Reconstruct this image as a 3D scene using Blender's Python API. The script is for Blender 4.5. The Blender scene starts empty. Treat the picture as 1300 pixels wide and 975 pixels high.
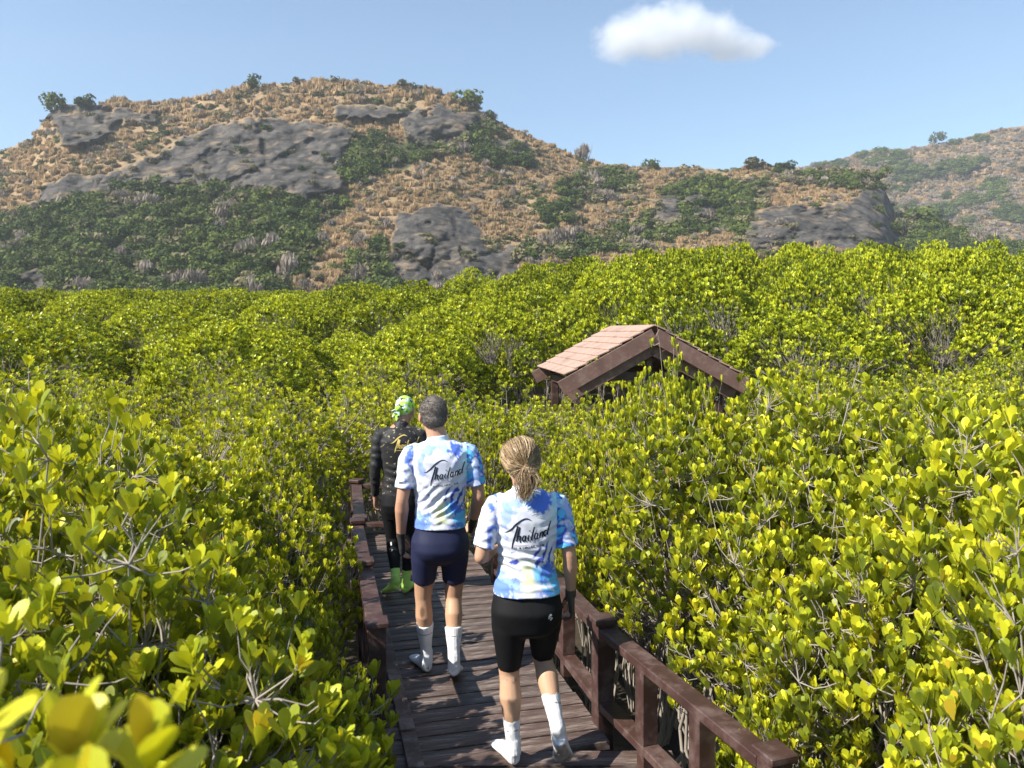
import bpy, bmesh, math, random
import numpy as np
from mathutils import Vector, Matrix, Euler, noise as mnoise
from mathutils.bvhtree import BVHTree

SC = bpy.context.scene
# ------------------------------------------------------------------ camera
F, HOR, CAMH = 1000.0, 420.0, 2.23          # focal length in pixels of a 1300 px wide frame, horizon row, eye height above the deck
cam_d = bpy.data.cameras.new('camera'); cam = bpy.data.objects.new('camera', cam_d)
SC.collection.objects.link(cam); SC.camera = cam
cam.location = (0, 0, CAMH); cam.rotation_euler = (math.radians(90), 0, 0)
cam_d.sensor_width = 36; cam_d.lens = 36*F/1300; cam_d.shift_y = -(487.5-HOR)/1300
cam_d.clip_start = .05; cam_d.clip_end = 9000
cam_d.dof.use_dof = True; cam_d.dof.focus_distance = 6.0; cam_d.dof.aperture_fstop = 5.0

# ------------------------------------------------------------------ sky and sun
SUN_EL, SDX, SDY = math.radians(42), -1.0, -.52        # where the sun stands (left, a little behind)
W = bpy.data.worlds.new('World'); SC.world = W; W.use_nodes = True
nt = W.node_tree; nt.nodes.clear()
sky = nt.nodes.new('ShaderNodeTexSky'); sky.sky_type = 'NISHITA'; sky.sun_disc = False
sky.sun_elevation = SUN_EL; sky.sun_rotation = math.atan2(SDX, SDY)
sky.air_density = 1.25; sky.dust_density = .05; sky.ozone_density = 3.7; sky.altitude = 0
bg = nt.nodes.new('ShaderNodeBackground'); bg.inputs[1].default_value = .094
wo = nt.nodes.new('ShaderNodeOutputWorld')
nt.links.new(sky.outputs[0], bg.inputs[0]); nt.links.new(bg.outputs[0], wo.inputs[0])
sl = bpy.data.lights.new('sun', 'SUN'); sl.energy = 5.0; sl.angle = math.radians(.5); sl.color = (1, .94, .83)
so = bpy.data.objects.new('sun', sl); SC.collection.objects.link(so)
sdir = Vector((SDX, SDY, 0)).normalized()*math.cos(SUN_EL) + Vector((0, 0, math.sin(SUN_EL)))
so.rotation_euler = sdir.to_track_quat('Z', 'Y').to_euler(); so.location = sdir*50
SC.view_settings.view_transform = 'Standard'; SC.view_settings.look = 'None'
SC.view_settings.exposure = 0.92; SC.view_settings.gamma = 1
SC.render.engine = 'CYCLES'
SC.cycles.max_bounces = 6; SC.cycles.diffuse_bounces = 3; SC.cycles.glossy_bounces = 2
SC.cycles.transmission_bounces = 4; SC.cycles.volume_bounces = 5; SC.cycles.transparent_max_bounces = 4
SC.cycles.use_denoising = True

random.seed(7); RNG = np.random.default_rng(7)
COL = SC.collection
def R(a): return math.radians(a)
def at(px, py, d): return Vector(((px-650)/F*d, d, CAMH+(HOR-py)/F*d))

# ------------------------------------------------------------------ helpers: objects
def tag(o, label=None, cat=None, group=None, kind=None):
    if label: o['label'] = label
    if cat: o['category'] = cat
    if group: o['group'] = group
    if kind: o['kind'] = kind
    return o
def link(name, data, parent=None, loc=None):
    o = bpy.data.objects.new(name, data); COL.objects.link(o)
    if parent: o.parent = parent
    if loc is not None: o.location = loc
    return o
def empty(name, loc=(0, 0, 0), rz=0):
    o = link(name, None, None, loc); o.rotation_euler.z = rz; o.empty_display_size = .1; return o
def np_mesh(name, verts, faces, mat=None, smooth=False, attrs=None):
    """verts (N,3); faces (M,k) all with the same k; attrs {name: (N,) or (N,3)}"""
    verts = np.asarray(verts, np.float32); faces = np.asarray(faces, np.int32)
    me = bpy.data.meshes.new(name); k = faces.shape[1]
    me.vertices.add(len(verts)); me.vertices.foreach_set('co', verts.ravel())
    me.loops.add(faces.size); me.loops.foreach_set('vertex_index', faces.ravel())
    me.polygons.add(len(faces)); me.polygons.foreach_set('loop_start', np.arange(0, faces.size, k, dtype=np.int32))
    try: me.polygons.foreach_set('loop_total', np.full(len(faces), k, np.int32))
    except Exception: pass
    if smooth: me.polygons.foreach_set('use_smooth', np.ones(len(faces), bool))
    for an, av in (attrs or {}).items():
        av = np.asarray(av, np.float32)
        if av.ndim == 1: me.attributes.new(an, 'FLOAT', 'POINT').data.foreach_set('value', av)
        else:
            c = np.ones((len(av), 4), np.float32); c[:, :3] = av
            me.attributes.new(an, 'FLOAT_COLOR', 'POINT').data.foreach_set('color', c.ravel())
    me.update(); me.validate()
    if mat: me.materials.append(mat)
    return me
class MB:
    """collects simple solids, links them as one mesh object"""
    def __init__(s): s.bm = bmesh.new()
    def box(s, c, size, rz=0, M=None, bevel=0):
        m = Matrix.Translation(c) @ Matrix.Rotation(rz, 4, 'Z') @ Matrix.Diagonal((*size, 1)) if M is None else M @ Matrix.Diagonal((*size, 1))
        r = bmesh.ops.create_cube(s.bm, size=1, matrix=m)
        if bevel:
            es = list({e for v in r['verts'] for e in v.link_edges})
            bmesh.ops.bevel(s.bm, geom=es, offset=bevel, segments=1, affect='EDGES')
        return s
    def beam(s, a, b, w, t, bevel=.004, up=Vector((0, 0, 1))):
        a, b = Vector(a), Vector(b); d = b-a; L = d.length; d.normalize()
        side = d.cross(up).normalized(); u = side.cross(d)
        M = Matrix(((side.x, d.x, u.x, 0), (side.y, d.y, u.y, 0), (side.z, d.z, u.z, 0), (0, 0, 0, 1)))
        return s.box(None, (w, L, t), M=Matrix.Translation((a+b)/2) @ M, bevel=bevel)
    def mesh(s, name, mat, smooth=False):
        me = bpy.data.meshes.new(name); bmesh.ops.recalc_face_normals(s.bm, faces=s.bm.faces[:])
        s.bm.to_mesh(me); s.bm.free()
        if mat: me.materials.append(mat)
        if smooth:
            for p in me.polygons: p.use_smooth = True
        return me
    def build(s, name, mat, parent=None, smooth=False): return link(name, s.mesh(name, mat, smooth), parent)

# ------------------------------------------------------------------ helpers: materials
class NT:
    def __init__(s, name):
        s.m = bpy.data.materials.new(name); s.m.use_nodes = True; s.t = s.m.node_tree
        s.b = s.t.nodes['Principled BSDF']; s.out = s.t.nodes['Material Output']
    def n(s, typ, **kw):
        nd = s.t.nodes.new('ShaderNode'+typ)
        for k, v in kw.items():
            if k.startswith('i_'):
                key = k[2:]; key = int(key) if key.isdigit() else key
                if isinstance(v, bpy.types.NodeSocket): s.t.links.new(v, nd.inputs[key])
                else: nd.inputs[key].default_value = v
            else: setattr(nd, k, v)
        return nd
    def l(s, a, b): s.t.links.new(a, b)
    def noise(s, vec, scale, detail=4, rough=.55, dist=0):
        return s.n('TexNoise', i_Vector=vec, i_Scale=scale, i_Detail=detail, i_Roughness=rough, i_Distortion=dist).outputs['Fac']
    def ramp(s, fac, stops):
        r = s.n('ValToRGB', i_0=fac); e = r.color_ramp.elements
        while len(e) < len(stops): e.new(.5)
        for q, (p, c) in zip(e, stops): q.position = p; q.color = (*c, 1)
        return r.outputs[0]
    def mix(s, fac, a, b, mode='MIX'):
        nd = s.n('Mix', data_type='RGBA', blend_type=mode)
        for v, i in ((fac, 0), (a, 6), (b, 7)):
            if isinstance(v, bpy.types.NodeSocket): s.l(v, nd.inputs[i])
            else: nd.inputs[i].default_value = v if i == 0 else (*v, 1)
        return nd.outputs[2]
    def math(s, op, a, b=0., clamp=False):
        nd = s.n('Math', operation=op, use_clamp=clamp)
        for v, i in ((a, 0), (b, 1)):
            if isinstance(v, bpy.types.NodeSocket): s.l(v, nd.inputs[i])
            else: nd.inputs[i].default_value = v
        return nd.outputs[0]
    def bump(s, h, strength=.3, dist=.01):
        b = s.n('Bump', i_Height=h, i_Strength=strength, i_Distance=dist); s.l(b.outputs[0], s.b.inputs['Normal']); return b
    def attr(s, name, out='Fac'): return s.n('Attribute', attribute_name=name).outputs[out]
    def obj(s): return s.n('TexCoord').outputs['Object']
    def pos(s): return s.n('NewGeometry').outputs['Position']
    def rnd(s): return s.n('ObjectInfo').outputs['Random']
    def scale(s, vec, xyz): return s.n('Mapping', i_Vector=vec, i_Scale=xyz).outputs[0]
    def base(s, c, rough=.6, spec=.4):
        if isinstance(c, bpy.types.NodeSocket): s.l(c, s.b.inputs['Base Color'])
        else: s.b.inputs['Base Color'].default_value = (*c, 1)
        if isinstance(rough, bpy.types.NodeSocket): s.l(rough, s.b.inputs['Roughness'])
        else: s.b.inputs['Roughness'].default_value = rough
        s.b.inputs['Specular IOR Level'].default_value = spec; return s
MAT = {}
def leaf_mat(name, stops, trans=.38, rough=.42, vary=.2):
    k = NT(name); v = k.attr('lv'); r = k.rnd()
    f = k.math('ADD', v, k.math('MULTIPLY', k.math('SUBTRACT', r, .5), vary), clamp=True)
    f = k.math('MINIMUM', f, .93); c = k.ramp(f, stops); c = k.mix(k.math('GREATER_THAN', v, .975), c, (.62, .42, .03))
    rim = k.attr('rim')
    c2 = k.mix(k.math('MULTIPLY', rim, .22), c, (.46, .48, .10))  # paler midrib, and an edge highlight put into the leaf colour
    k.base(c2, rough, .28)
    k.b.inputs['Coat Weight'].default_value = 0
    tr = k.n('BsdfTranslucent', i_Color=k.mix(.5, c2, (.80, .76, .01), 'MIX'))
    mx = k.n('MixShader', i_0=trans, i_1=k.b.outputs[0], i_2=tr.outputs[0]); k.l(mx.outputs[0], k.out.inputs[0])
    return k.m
# per-leaf value: dark green of older leaves, deepened to paint in shade contrast -> fresh yellow green -> a few yellowing leaves
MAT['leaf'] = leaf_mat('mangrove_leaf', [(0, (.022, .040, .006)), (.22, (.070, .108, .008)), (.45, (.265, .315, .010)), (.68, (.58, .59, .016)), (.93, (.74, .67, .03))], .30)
MAT['leaf_far'] = leaf_mat('mangrove_leaf_far', [(0, (.03, .05, .007)), (.25, (.085, .125, .009)), (.50, (.25, .305, .012)), (.85, (.58, .60, .03))], .22, vary=.36)
MAT['leaf_deep'] = leaf_mat('mangrove_leaf_deep', [(0, (.03, .062, .010)), (.4, (.075, .13, .013)), (1, (.20, .26, .025))], .28)
def mk_bark():
    k = NT('mangrove_bark'); p = k.obj()
    a = k.noise(k.scale(p, (1, 1, .3)), 26, 5, .65); b = k.noise(p, 5, 3)
    c = k.mix(a, (.11, .09, .07), (.46, .42, .37)); c = k.mix(k.math('MULTIPLY', b, .6), c, (.34, .29, .25))
    k.base(c, .8, .25); k.bump(a, .5, .004); return k.m
MAT['bark'] = mk_bark()
def mk_wood(name, dark, light, red, rough=.62, scl=1.0, worn=(.30, .25, .22)):
    k = NT(name); p = k.obj(); r = k.rnd()
    g = k.noise(k.scale(p, (3, 60*scl, 60*scl)), 1.2, 6, .6, .3)
    b = k.noise(p, 3.5, 4); w = k.noise(p, 11, 6, .7)
    c = k.mix(g, dark, light); c = k.mix(k.math('MULTIPLY', r, .55), c, red)
    wf = k.math('MULTIPLY', k.math('SUBTRACT', k.math('ADD', w, k.math('MULTIPLY', b, .5)), .72, True), 3.2, True)
    c = k.mix(wf, c, worn)
    c = k.mix(k.math('MULTIPLY', k.math('SUBTRACT', .5, b, True), 2.2, True), c, tuple(x*.5 for x in dark))
    k.base(c, k.math('ADD', rough, k.math('MULTIPLY', k.math('SUBTRACT', w, .5), .4)), .35)
    k.bump(k.math('ADD', g, k.math('MULTIPLY', w, .5)), .38, .003); return k.m
MAT['plank'] = mk_wood('weathered_plank', (.058, .042, .037), (.102, .078, .070), (.110, .062, .050), .6)
MAT['rail'] = mk_wood('brown_painted_rail', (.042, .022, .019), (.075, .038, .032), (.060, .032, .028), .45, .6, (.15, .105, .095))
MAT['fascia'] = mk_wood('brown_painted_board', (.15, .085, .07), (.20, .115, .095), (.16, .09, .075), .5, .5, (.26, .18, .15))
MAT['roofboard'] = mk_wood('pink_brown_roof_board', (.34, .23, .18), (.43, .295, .23), (.38, .255, .20), .6, .3, (.52, .33, .27))
def mk_mud():
    k = NT('mud'); p = k.pos(); a = k.noise(p, .9, 8, .6); b = k.noise(p, 7, 6)
    k.base(k.mix(a, (.028, .022, .016), (.075, .062, .045)), k.math('ADD', .35, k.math('MULTIPLY', b, .5)), .4); k.bump(b, .6, .05); return k.m
MAT['mud'] = mk_mud()
# ------------------------------------------------------------------ ground
g = MB(); bmesh.ops.create_grid(g.bm, x_segments=40, y_segments=40, size=3500)
gr = g.build('ground', MAT['mud']); gr.location.z = -.95; tag(gr, kind='structure')

# ------------------------------------------------------------------ hills
def poly(*a): return np.array(a, float).reshape(-1, 2)
def sd_poly(P, x, y):
    """signed distance (px, negative inside) to polygon, vectorised"""
    n = len(P); d = np.full(x.shape, 1e18); ins = np.zeros(x.shape, bool)
    for i in range(n):
        a, b = P[i], P[(i+1) % n]; e = b-a
        wx, wy = x-a[0], y-a[1]; t = np.clip((wx*e[0]+wy*e[1])/(e@e), 0, 1)
        d = np.minimum(d, (wx-e[0]*t)**2+(wy-e[1]*t)**2)
        c = (a[1] > y) != (b[1] > y)
        with np.errstate(divide='ignore', invalid='ignore'): xi = (b[0]-a[0])*(y-a[1])/(b[1]-a[1])+a[0]
        ins ^= c & (x < xi)
    d = np.sqrt(d); return np.where(ins, -d, d)
_perm = np.random.default_rng(3).permutation(4096)
def vnoise(x, y, seed=0):
    xi, yi = np.floor(x).astype(int), np.floor(y).astype(int); fx, fy = x-xi, y-yi
    fx = fx*fx*(3-2*fx); fy = fy*fy*(3-2*fy)
    h = lambda a, b: _perm[(_perm[(a+seed*57) & 4095]+b*7) & 4095]/4095.
    return (h(xi, yi)*(1-fx)+h(xi+1, yi)*fx)*(1-fy)+(h(xi, yi+1)*(1-fx)+h(xi+1, yi+1)*fx)*fy
def fbm(x, y, o=5, seed=0):
    s = 0; a = .5
    for i in range(o): s = s+a*vnoise(x*2**i, y*2**i, seed+i); a *= .5
    return s/(1-.5**o)
ROCKS = [poly(40, 262, 75, 228, 150, 218, 200, 202, 235, 180, 300, 158, 350, 150, 400, 160, 445, 165, 436, 190, 428, 236, 385, 246, 330, 240, 250, 236, 170, 228, 100, 244),
         poly(58, 142, 75, 128, 118, 134, 150, 150, 120, 178, 84, 182), poly(150, 140, 200, 146, 190, 156, 140, 152),
         poly(508, 272, 545, 264, 592, 270, 606, 296, 612, 318, 655, 322, 652, 352, 600, 356, 545, 370, 493, 368, 500, 320),
         poly(952, 280, 995, 264, 1060, 262, 1090, 250, 1122, 238, 1136, 300, 1144, 330, 1050, 312, 955, 306),
         poly(505, 146, 560, 142, 598, 152, 585, 178, 520, 176), poly(880, 256, 904, 252, 908, 268, 884, 272),
         poly(832, 262, 856, 256, 864, 276, 840, 282), poly(630, 186, 658, 184, 660, 194, 632, 196), poly(20, 350, 60, 345, 66, 380, 22, 380),
         poly(430, 140, 560, 140, 560, 147, 430, 148), poly(1180, 262, 1210, 258, 1215, 266, 1185, 270)]
CRACKS = [poly(270, 238, 345, 205, 400, 175), poly(330, 160, 340, 235), poly(385, 185, 425, 212), poly(545, 268, 552, 310, 540, 365), poly(985, 266, 1010, 300), poly(1040, 262, 1052, 300, 1140, 320), poly(255, 200, 300, 180), poly(575, 272, 590, 340)]
FOREST = [poly(-300, 300, 0, 292, 60, 268, 110, 242, 180, 232, 300, 241, 420, 240, 447, 262, 402, 290, 412, 312, 392, 350, 330, 400, -300, 420),
          poly(438, 168, 520, 178, 590, 146, 620, 140, 640, 160, 598, 200, 545, 210, 500, 214, 448, 240, 430, 235),
          poly(598, 188, 650, 180, 690, 196, 680, 208, 620, 212), poly(700, 236, 745, 218, 800, 222, 806, 250, 760, 262, 710, 258),
          poly(680, 262, 720, 252, 740, 280, 700, 290), poly(440, 330, 480, 300, 502, 330, 494, 380, 420, 380),
          poly(842, 240, 900, 226, 975, 232, 962, 262, 950, 300, 870, 300, 800, 320, 700, 328, 640, 345, 650, 322, 760, 300, 820, 280),
          poly(1138, 272, 1180, 268, 1240, 292, 1300, 306, 1600, 315, 1600, 380, 1138, 380), poly(985, 200, 1040, 220, 1130, 226, 1122, 250, 1070, 240, 990, 232),
          poly(1136, 290, 1100, 330, 900, 318, 900, 330, 1200, 350)]
RIDGE = np.array([(-900, 330), (-500, 300), (-250, 262), (-80, 212), (0, 192), (40, 178), (60, 146), (78, 132), (120, 134), (145, 128), (200, 131), (260, 121), (320, 109), (380, 104), (440, 101), (485, 108), (545, 112), (585, 127), (612, 142), (650, 163), (700, 184), (740, 203), (785, 211), (835, 212), (880, 213), (930, 216), (965, 210), (1010, 216), (1060, 213), (1100, 219), (1122, 238), (1133, 262), (1142, 282), (1165, 280), (1200, 288), (1240, 302), (1300, 312), (1500, 318), (1900, 350)], float)
FRIDGE = np.array([(500, 330), (800, 262), (950, 226), (1070, 201), (1105, 190), (1150, 189), (1200, 181), (1240, 171), (1270, 163), (1300, 160), (1400, 148), (1600, 150), (1900, 200)], float)
def masks(x, y):
    wob = (fbm(x/22, y/22, 4, 5)-.5)*26
    rk = np.min([sd_poly(p, x, y) for p in ROCKS], axis=0)+(fbm(x/9, y/7, 4, 9)-.5)*16+(fbm(x/30, y/14, 3, 19)-.5)*16
    fo = np.min([sd_poly(p, x, y) for p in FOREST], axis=0)+wob
    rk = rk-3.5
    return np.clip(.5-rk/3, 0, 1), np.clip(.5-fo/8, 0, 1)
def hill(name, ridge, d0, d1, px0, px1, nx, ny, amp, mat, seed, main=True):
    px = np.linspace(px0, px1, nx); t = np.concatenate([np.linspace(0, 1, ny), [1.06, 1.2, 1.5, 2.0]])
    PX, T = np.meshgrid(px, t); yr = np.interp(PX, ridge[:, 0], ridge[:, 1])
    tt = np.clip(T, 0, 1)
    D = d0+(d1-d0)*T
    Y = 404+(yr-404)*(tt**.86)
    if main:   # slabs of bare rock stand steeper: pull their upper part toward the front
        rk, fo = masks(PX, Y)
        D = D-rk*9*tt
    n1 = fbm(PX/70+seed, T*7+seed, 5, seed)-.5; n2 = fbm(PX/16, T*30, 4, seed+3)-.5
    D = D+(n1*amp*5+n2*amp)*np.clip((1-tt)*6, 0, 1)*(T > 0)
    if main:
        ck = np.zeros_like(PX)
        for c in CRACKS:
            for a, b in zip(c[:-1], c[1:]):
                e = b-a; wx, wy = PX-a[0], Y-a[1]; s = np.clip((wx*e[0]+wy*e[1])/(e@e), 0, 1)
                dd = np.sqrt((wx-e[0]*s)**2+(wy-e[1]*s)**2)+(fbm(PX/14, Y/10, 4, 2)-.5)*16; ck = np.maximum(ck, np.clip(1-dd/2.4, 0, 1)*np.clip((fbm(PX/20, Y/20, 3, 8)-.36)*6, 0, 1))
        D = D+ck*rk*3.0+rk*((fbm(PX/60, Y/26, 4, 31)-.5)*16+(fbm(PX/11, Y/9, 5, 37)-.5)*4.5)
    Xw = (PX-650)/F*D; Zw = CAMH+(HOR-Y)/F*D
    D = np.where(T > 1, np.minimum(D, d1+50), D)
    back = T > 1; Zr = CAMH+(HOR-yr)/F*d1
    Zw = np.where(back, Zr*(1-(T-1)*.85)-(T-1)*4, Zw); Zw = np.where(T == 0, -3, Zw)
    V = np.stack([Xw, D, Zw], -1).reshape(-1, 3)
    i = np.arange(len(t)-1)[:, None]*nx+np.arange(nx-1)[None]; Fc = np.stack([i, i+1, i+1+nx, i+nx], -1).reshape(-1, 4)
    at_ = {}
    if main: at_ = {'rock': rk.ravel(), 'forest': fo.ravel(), 'crack': (ck*rk).ravel()}
    o = link(name, np_mesh(name, V, Fc, mat, True, at_)); tag(o, kind='structure')
    return o, V.reshape(len(t), nx, 3), PX, Y
def mk_hill(main):
    k = NT('hillside_main' if main else 'hillside_far'); p = k.pos()
    a = k.noise(p, .05, 6, .6); b = k.noise(p, .35, 8, .7); c3 = k.noise(p, 1.6, 5, .7)
    grass = k.ramp(k.math('ADD', k.math('MULTIPLY', b, .65), k.math('MULTIPLY', a, .35)), [(.30, (.17, .12, .07)), (.45, (.30, .21, .122)), (.58, (.38, .27, .155)), (.74, (.45, .32, .185))])
    if main:
        rock = k.ramp(k.math('ADD', k.math('MULTIPLY', k.noise(k.scale(p, (1, 1, 2.2)), .16, 10, .78), .6), k.math('MULTIPLY', b, .4)), [(.32, (.022, .021, .022)), (.43, (.07, .064, .057)), (.53, (.15, .133, .115)), (.63, (.25, .215, .175)), (.75, (.38, .29, .19))])
        rock = k.mix(k.math('MULTIPLY', k.math('SUBTRACT', k.noise(k.scale(p, (1, 1, 2.6)), .085, 6, .7), .53, True), 9, True), rock, (.36, .26, .16))
        stain = k.math('MULTIPLY', k.math('SUBTRACT', k.noise(k.scale(p, (1, .4, .18)), .55, 5, .6), .5, True), 3.5, True)
        rock = k.mix(k.math('MULTIPLY', stain, .6), rock, (.06, .06, .065))
        vo = k.n('TexVoronoi', feature='DISTANCE_TO_EDGE', i_Vector=k.n('VectorMath', operation='ADD', i_0=k.scale(p, (1, 1, 1.6)), i_1=k.n('VectorMath', operation='SCALE', i_0=k.n('TexNoise', i_Vector=p, i_Scale=.12, i_Detail=4).outputs['Color'], i_Scale=14.).outputs[0]).outputs[0], i_Scale=.075).outputs['Distance']
        rock = k.mix(k.math('MULTIPLY', k.math('SUBTRACT', 1, k.math('MULTIPLY', vo, 8.), True), .75), rock, (.015, .015, .016))
        rock = k.mix(k.math('MULTIPLY', c3, .7), rock, (.05, .047, .046))
        c = k.mix(k.attr('forest'), grass, k.ramp(b, [(.3, (.035, .045, .02)), (.7, (.10, .10, .045))]))
        c = k.mix(k.attr('rock'), c, rock); c = k.mix(k.math('MULTIPLY', k.attr('crack'), .9), c, (.025, .024, .024))
    else: c = k.mix(.55, grass, (.17, .12, .085))
    k.base(c, .9, .15); k.bump(k.math('ADD', b, k.math('MULTIPLY', c3, .4)), .9, 1.2); return k.m
hill_o, HV, HPX, HY = hill('hill', RIDGE, 175, 330, -700, 1900, 1040, 190, 3.2, mk_hill(True), 1)
far_o, FV, FPX, FY = hill('far_hill', FRIDGE, 480, 760, 500, 1900, 300, 70, 9, mk_hill(False), 4, False)

# instancing of uncountable scrub and far canopy on real points
def instancer(name, pts, rot, scl, idx, variants):
    me = bpy.data.meshes.new(name); n = len(pts)
    me.vertices.add(n); me.vertices.foreach_set('co', np.asarray(pts, np.float32).ravel())
    me.attributes.new('rot', 'FLOAT', 'POINT').data.foreach_set('value', np.asarray(rot, np.float32))
    me.attributes.new('scl', 'FLOAT_VECTOR', 'POINT').data.foreach_set('vector', np.asarray(scl, np.float32).ravel())
    me.attributes.new('idx', 'INT', 'POINT').data.foreach_set('value', np.asarray(idx, np.int32))
    o = link(name, me)
    ng = bpy.data.node_groups.new(name+'_nodes', 'GeometryNodeTree')
    ng.interface.new_socket('Geometry', in_out='INPUT', socket_type='NodeSocketGeometry')
    ng.interface.new_socket('Geometry', in_out='OUTPUT', socket_type='NodeSocketGeometry')
    N = ng.nodes.new; gi, go = N('NodeGroupInput'), N('NodeGroupOutput'); io = N('GeometryNodeInstanceOnPoints')
    col = bpy.data.collections.new(name+'_kinds')
    for i, m in enumerate(variants): col.objects.link(bpy.data.objects.new('%s_kind_%02d' % (name, i), m))
    ci = N('GeometryNodeCollectionInfo'); ci.inputs[0].default_value = col; ci.inputs[1].default_value = True; ci.inputs[2].default_value = True
    def na(nm, ty):
        a = N('GeometryNodeInputNamedAttribute'); a.data_type = ty; a.inputs[0].default_value = nm; return a.outputs[0]
    cx = N('ShaderNodeCombineXYZ'); L = ng.links.new
    L(gi.outputs[0], io.inputs['Points']); L(ci.outputs[0], io.inputs['Instance']); io.inputs['Pick Instance'].default_value = True
    L(na('idx', 'INT'), io.inputs['Instance Index']); L(na('rot', 'FLOAT'), cx.inputs[2]); L(cx.outputs[0], io.inputs['Rotation'])
    L(na('scl', 'FLOAT_VECTOR'), io.inputs['Scale']); L(io.outputs[0], go.inputs[0])
    md = o.modifiers.new('spread', 'NODES'); md.node_group = ng
    return tag(o, kind='stuff')

# scrub bushes for the hillside: loose balls of small faces
def hill_mat(name, stops, trans=.15):
    k = NT(name); f = k.math('ADD', k.math('MULTIPLY', k.attr('lv'), .5), k.math('MULTIPLY', k.rnd(), .5))
    k.base(k.ramp(f, stops), .8, .15)
    tr = k.n('BsdfTranslucent', i_Color=k.ramp(f, stops)); mx = k.n('MixShader', i_0=trans, i_1=k.b.outputs[0], i_2=tr.outputs[0]); k.l(mx.outputs[0], k.out.inputs[0])
    return k.m
MAT['h_green'] = hill_mat('scrub_green', [(.1, (.026, .040, .010)), (.5, (.072, .098, .022)), (.9, (.155, .19, .04))])
MAT['h_olive'] = hill_mat('scrub_olive', [(.1, (.08, .075, .035)), (.5, (.16, .145, .07)), (.9, (.25, .22, .11))])
MAT['h_dry'] = hill_mat('scrub_dry', [(.1, (.26, .18, .10)), (.5, (.48, .34, .19)), (.9, (.68, .50, .29))], .4)
MAT['h_bare'] = hill_mat('scrub_bare', [(.1, (.17, .14, .11)), (.5, (.27, .22, .18)), (.9, (.38, .32, .26))], .25)
def unit_(v): return v/np.maximum(np.linalg.norm(v, axis=-1, keepdims=True), 1e-9)
def bush_mesh(name, mat, seed, n=260, leaf=.16, squash=.8, upright=False, lobes=5):
    r = np.random.default_rng(seed)
    lc = r.normal(0, .42, (lobes, 3)); lc[:, 2] = np.abs(lc[:, 2])*.8+.25; lr = r.uniform(.35, .62, lobes)
    w = r.integers(0, lobes, n); d = r.normal(size=(n, 3)); d /= np.linalg.norm(d, axis=1)[:, None]
    if upright: d[:, 2] = np.abs(d[:, 2])
    p = lc[w]+d*(lr[w]*r.uniform(.6, 1.02, n))[:, None]; p[:, 2] *= squash; p[:, 2] = np.maximum(p[:, 2], -.05)
    nn = unit_(d+r.normal(0, .32, (n, 3))); a = np.cross(nn, r.normal(size=(n, 3))); b = np.cross(nn, a)
    if upright: a = np.tile([0, 0, 1.6], (n, 1))+r.normal(0, .35, (n, 3)); b[:, 2] = 0
    a /= np.linalg.norm(a, axis=1)[:, None]; b -= a*(a*b).sum(1)[:, None]; b /= np.linalg.norm(b, axis=1)[:, None]
    s = leaf*r.uniform(.6, 1.4, n)[:, None]; wd = .28 if upright else .62
    V = np.stack([p-a*s, p+b*s*wd, p+a*s, p-b*s*wd], 1).reshape(-1, 3)
    Fc = np.arange(4*n).reshape(-1, 4)
    lv = np.repeat(r.uniform(0, 1, n), 4)
    return np_mesh(name, V, Fc, mat, False, {'lv': lv})
HB = [bush_mesh('scrub_bush_%d' % i, MAT[m], 40+i, n, lf, sq, up) for i, (m, n, lf, sq, up) in enumerate([
    ('h_green', 460, .12, .85, 0), ('h_green', 460, .115, .95, 0), ('h_green', 460, .11, .8, 0),
    ('h_olive', 240, .15, .8, 0), ('h_olive', 240, .14, .9, 0), ('h_dry', 150, .42, .55, 1), ('h_dry', 190, .36, .5, 1), ('h_bare', 240, .20, .95, 1)])]
r = np.random.default_rng(11)
pts, scl, idx = [], [], []
ny, nx = HV.shape[0]-4, HV.shape[1]
N = 30000
ti = np.clip((r.uniform(0, 1, N)**.9*(ny-1)).astype(int), 3, ny-1); xi = r.integers(0, nx, N)
P = HV[ti, xi]; X_ = HPX[ti, xi]; Y_ = HY[ti, xi]; rk, fo = masks(X_, Y_)
cl = fbm(X_/26, Y_/20, 4, 77); cl2 = fbm(X_/60, Y_/40, 3, 91)
for q in range(N):
    u = r.random(); x, y = X_[q], Y_[q]; ys = (y-np.interp(x, RIDGE[:, 0], RIDGE[:, 1]))
    if x < -450 or x > 1650 or rk[q] > .35 and u > (.01 if cl[q] < .56 else .07): continue
    if fo[q] > .5:
        if u > .42: continue
        v = r.choice([0, 1, 2, 3], p=[.38, .3, .22, .1]) if cl[q] > .42 else r.choice([3, 4, 7, 0], p=[.35, .25, .2, .2]); s = r.uniform(2.4, 4.6)*(.7+.6*cl2[q])
    elif cl[q] > .60 and cl2[q] > .42:
        if u > .35: continue
        v = r.choice([0, 2, 3, 4], p=[.25, .15, .35, .25]); s = r.uniform(1.4, 2.8)
    elif u < .13+.30*(cl2[q] > .5)*(cl[q] > .42): v = r.choice([3, 4, 7, 0], p=[.36, .26, .30, .08]); s = r.uniform(1.1, 2.6)
    elif u < .92: v = r.choice([5, 6]); s = r.uniform(1.1, 2.3)*(1.5 if ys < 28 and 130 < x < 590 else 1)
    else: continue
    pts.append(P[q]-np.array([0, 0, .25*s])); scl.append((s, s, s*r.uniform(.8, 1.15))); idx.append(v)
sc_o = instancer('hillside_scrub', pts, r.uniform(0, 6.28, len(pts)), scl, idx, HB)
tag(sc_o, 'dry grass and green scrub covering the rocky hill', 'scrub')
ny, nx = FV.shape[0]-4, FV.shape[1]; N = 15000
ti = np.clip((r.uniform(0, 1, N)*(ny-1)).astype(int), 3, ny-1); xi = r.integers(int(nx*.25), int(nx*.75), N)
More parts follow.
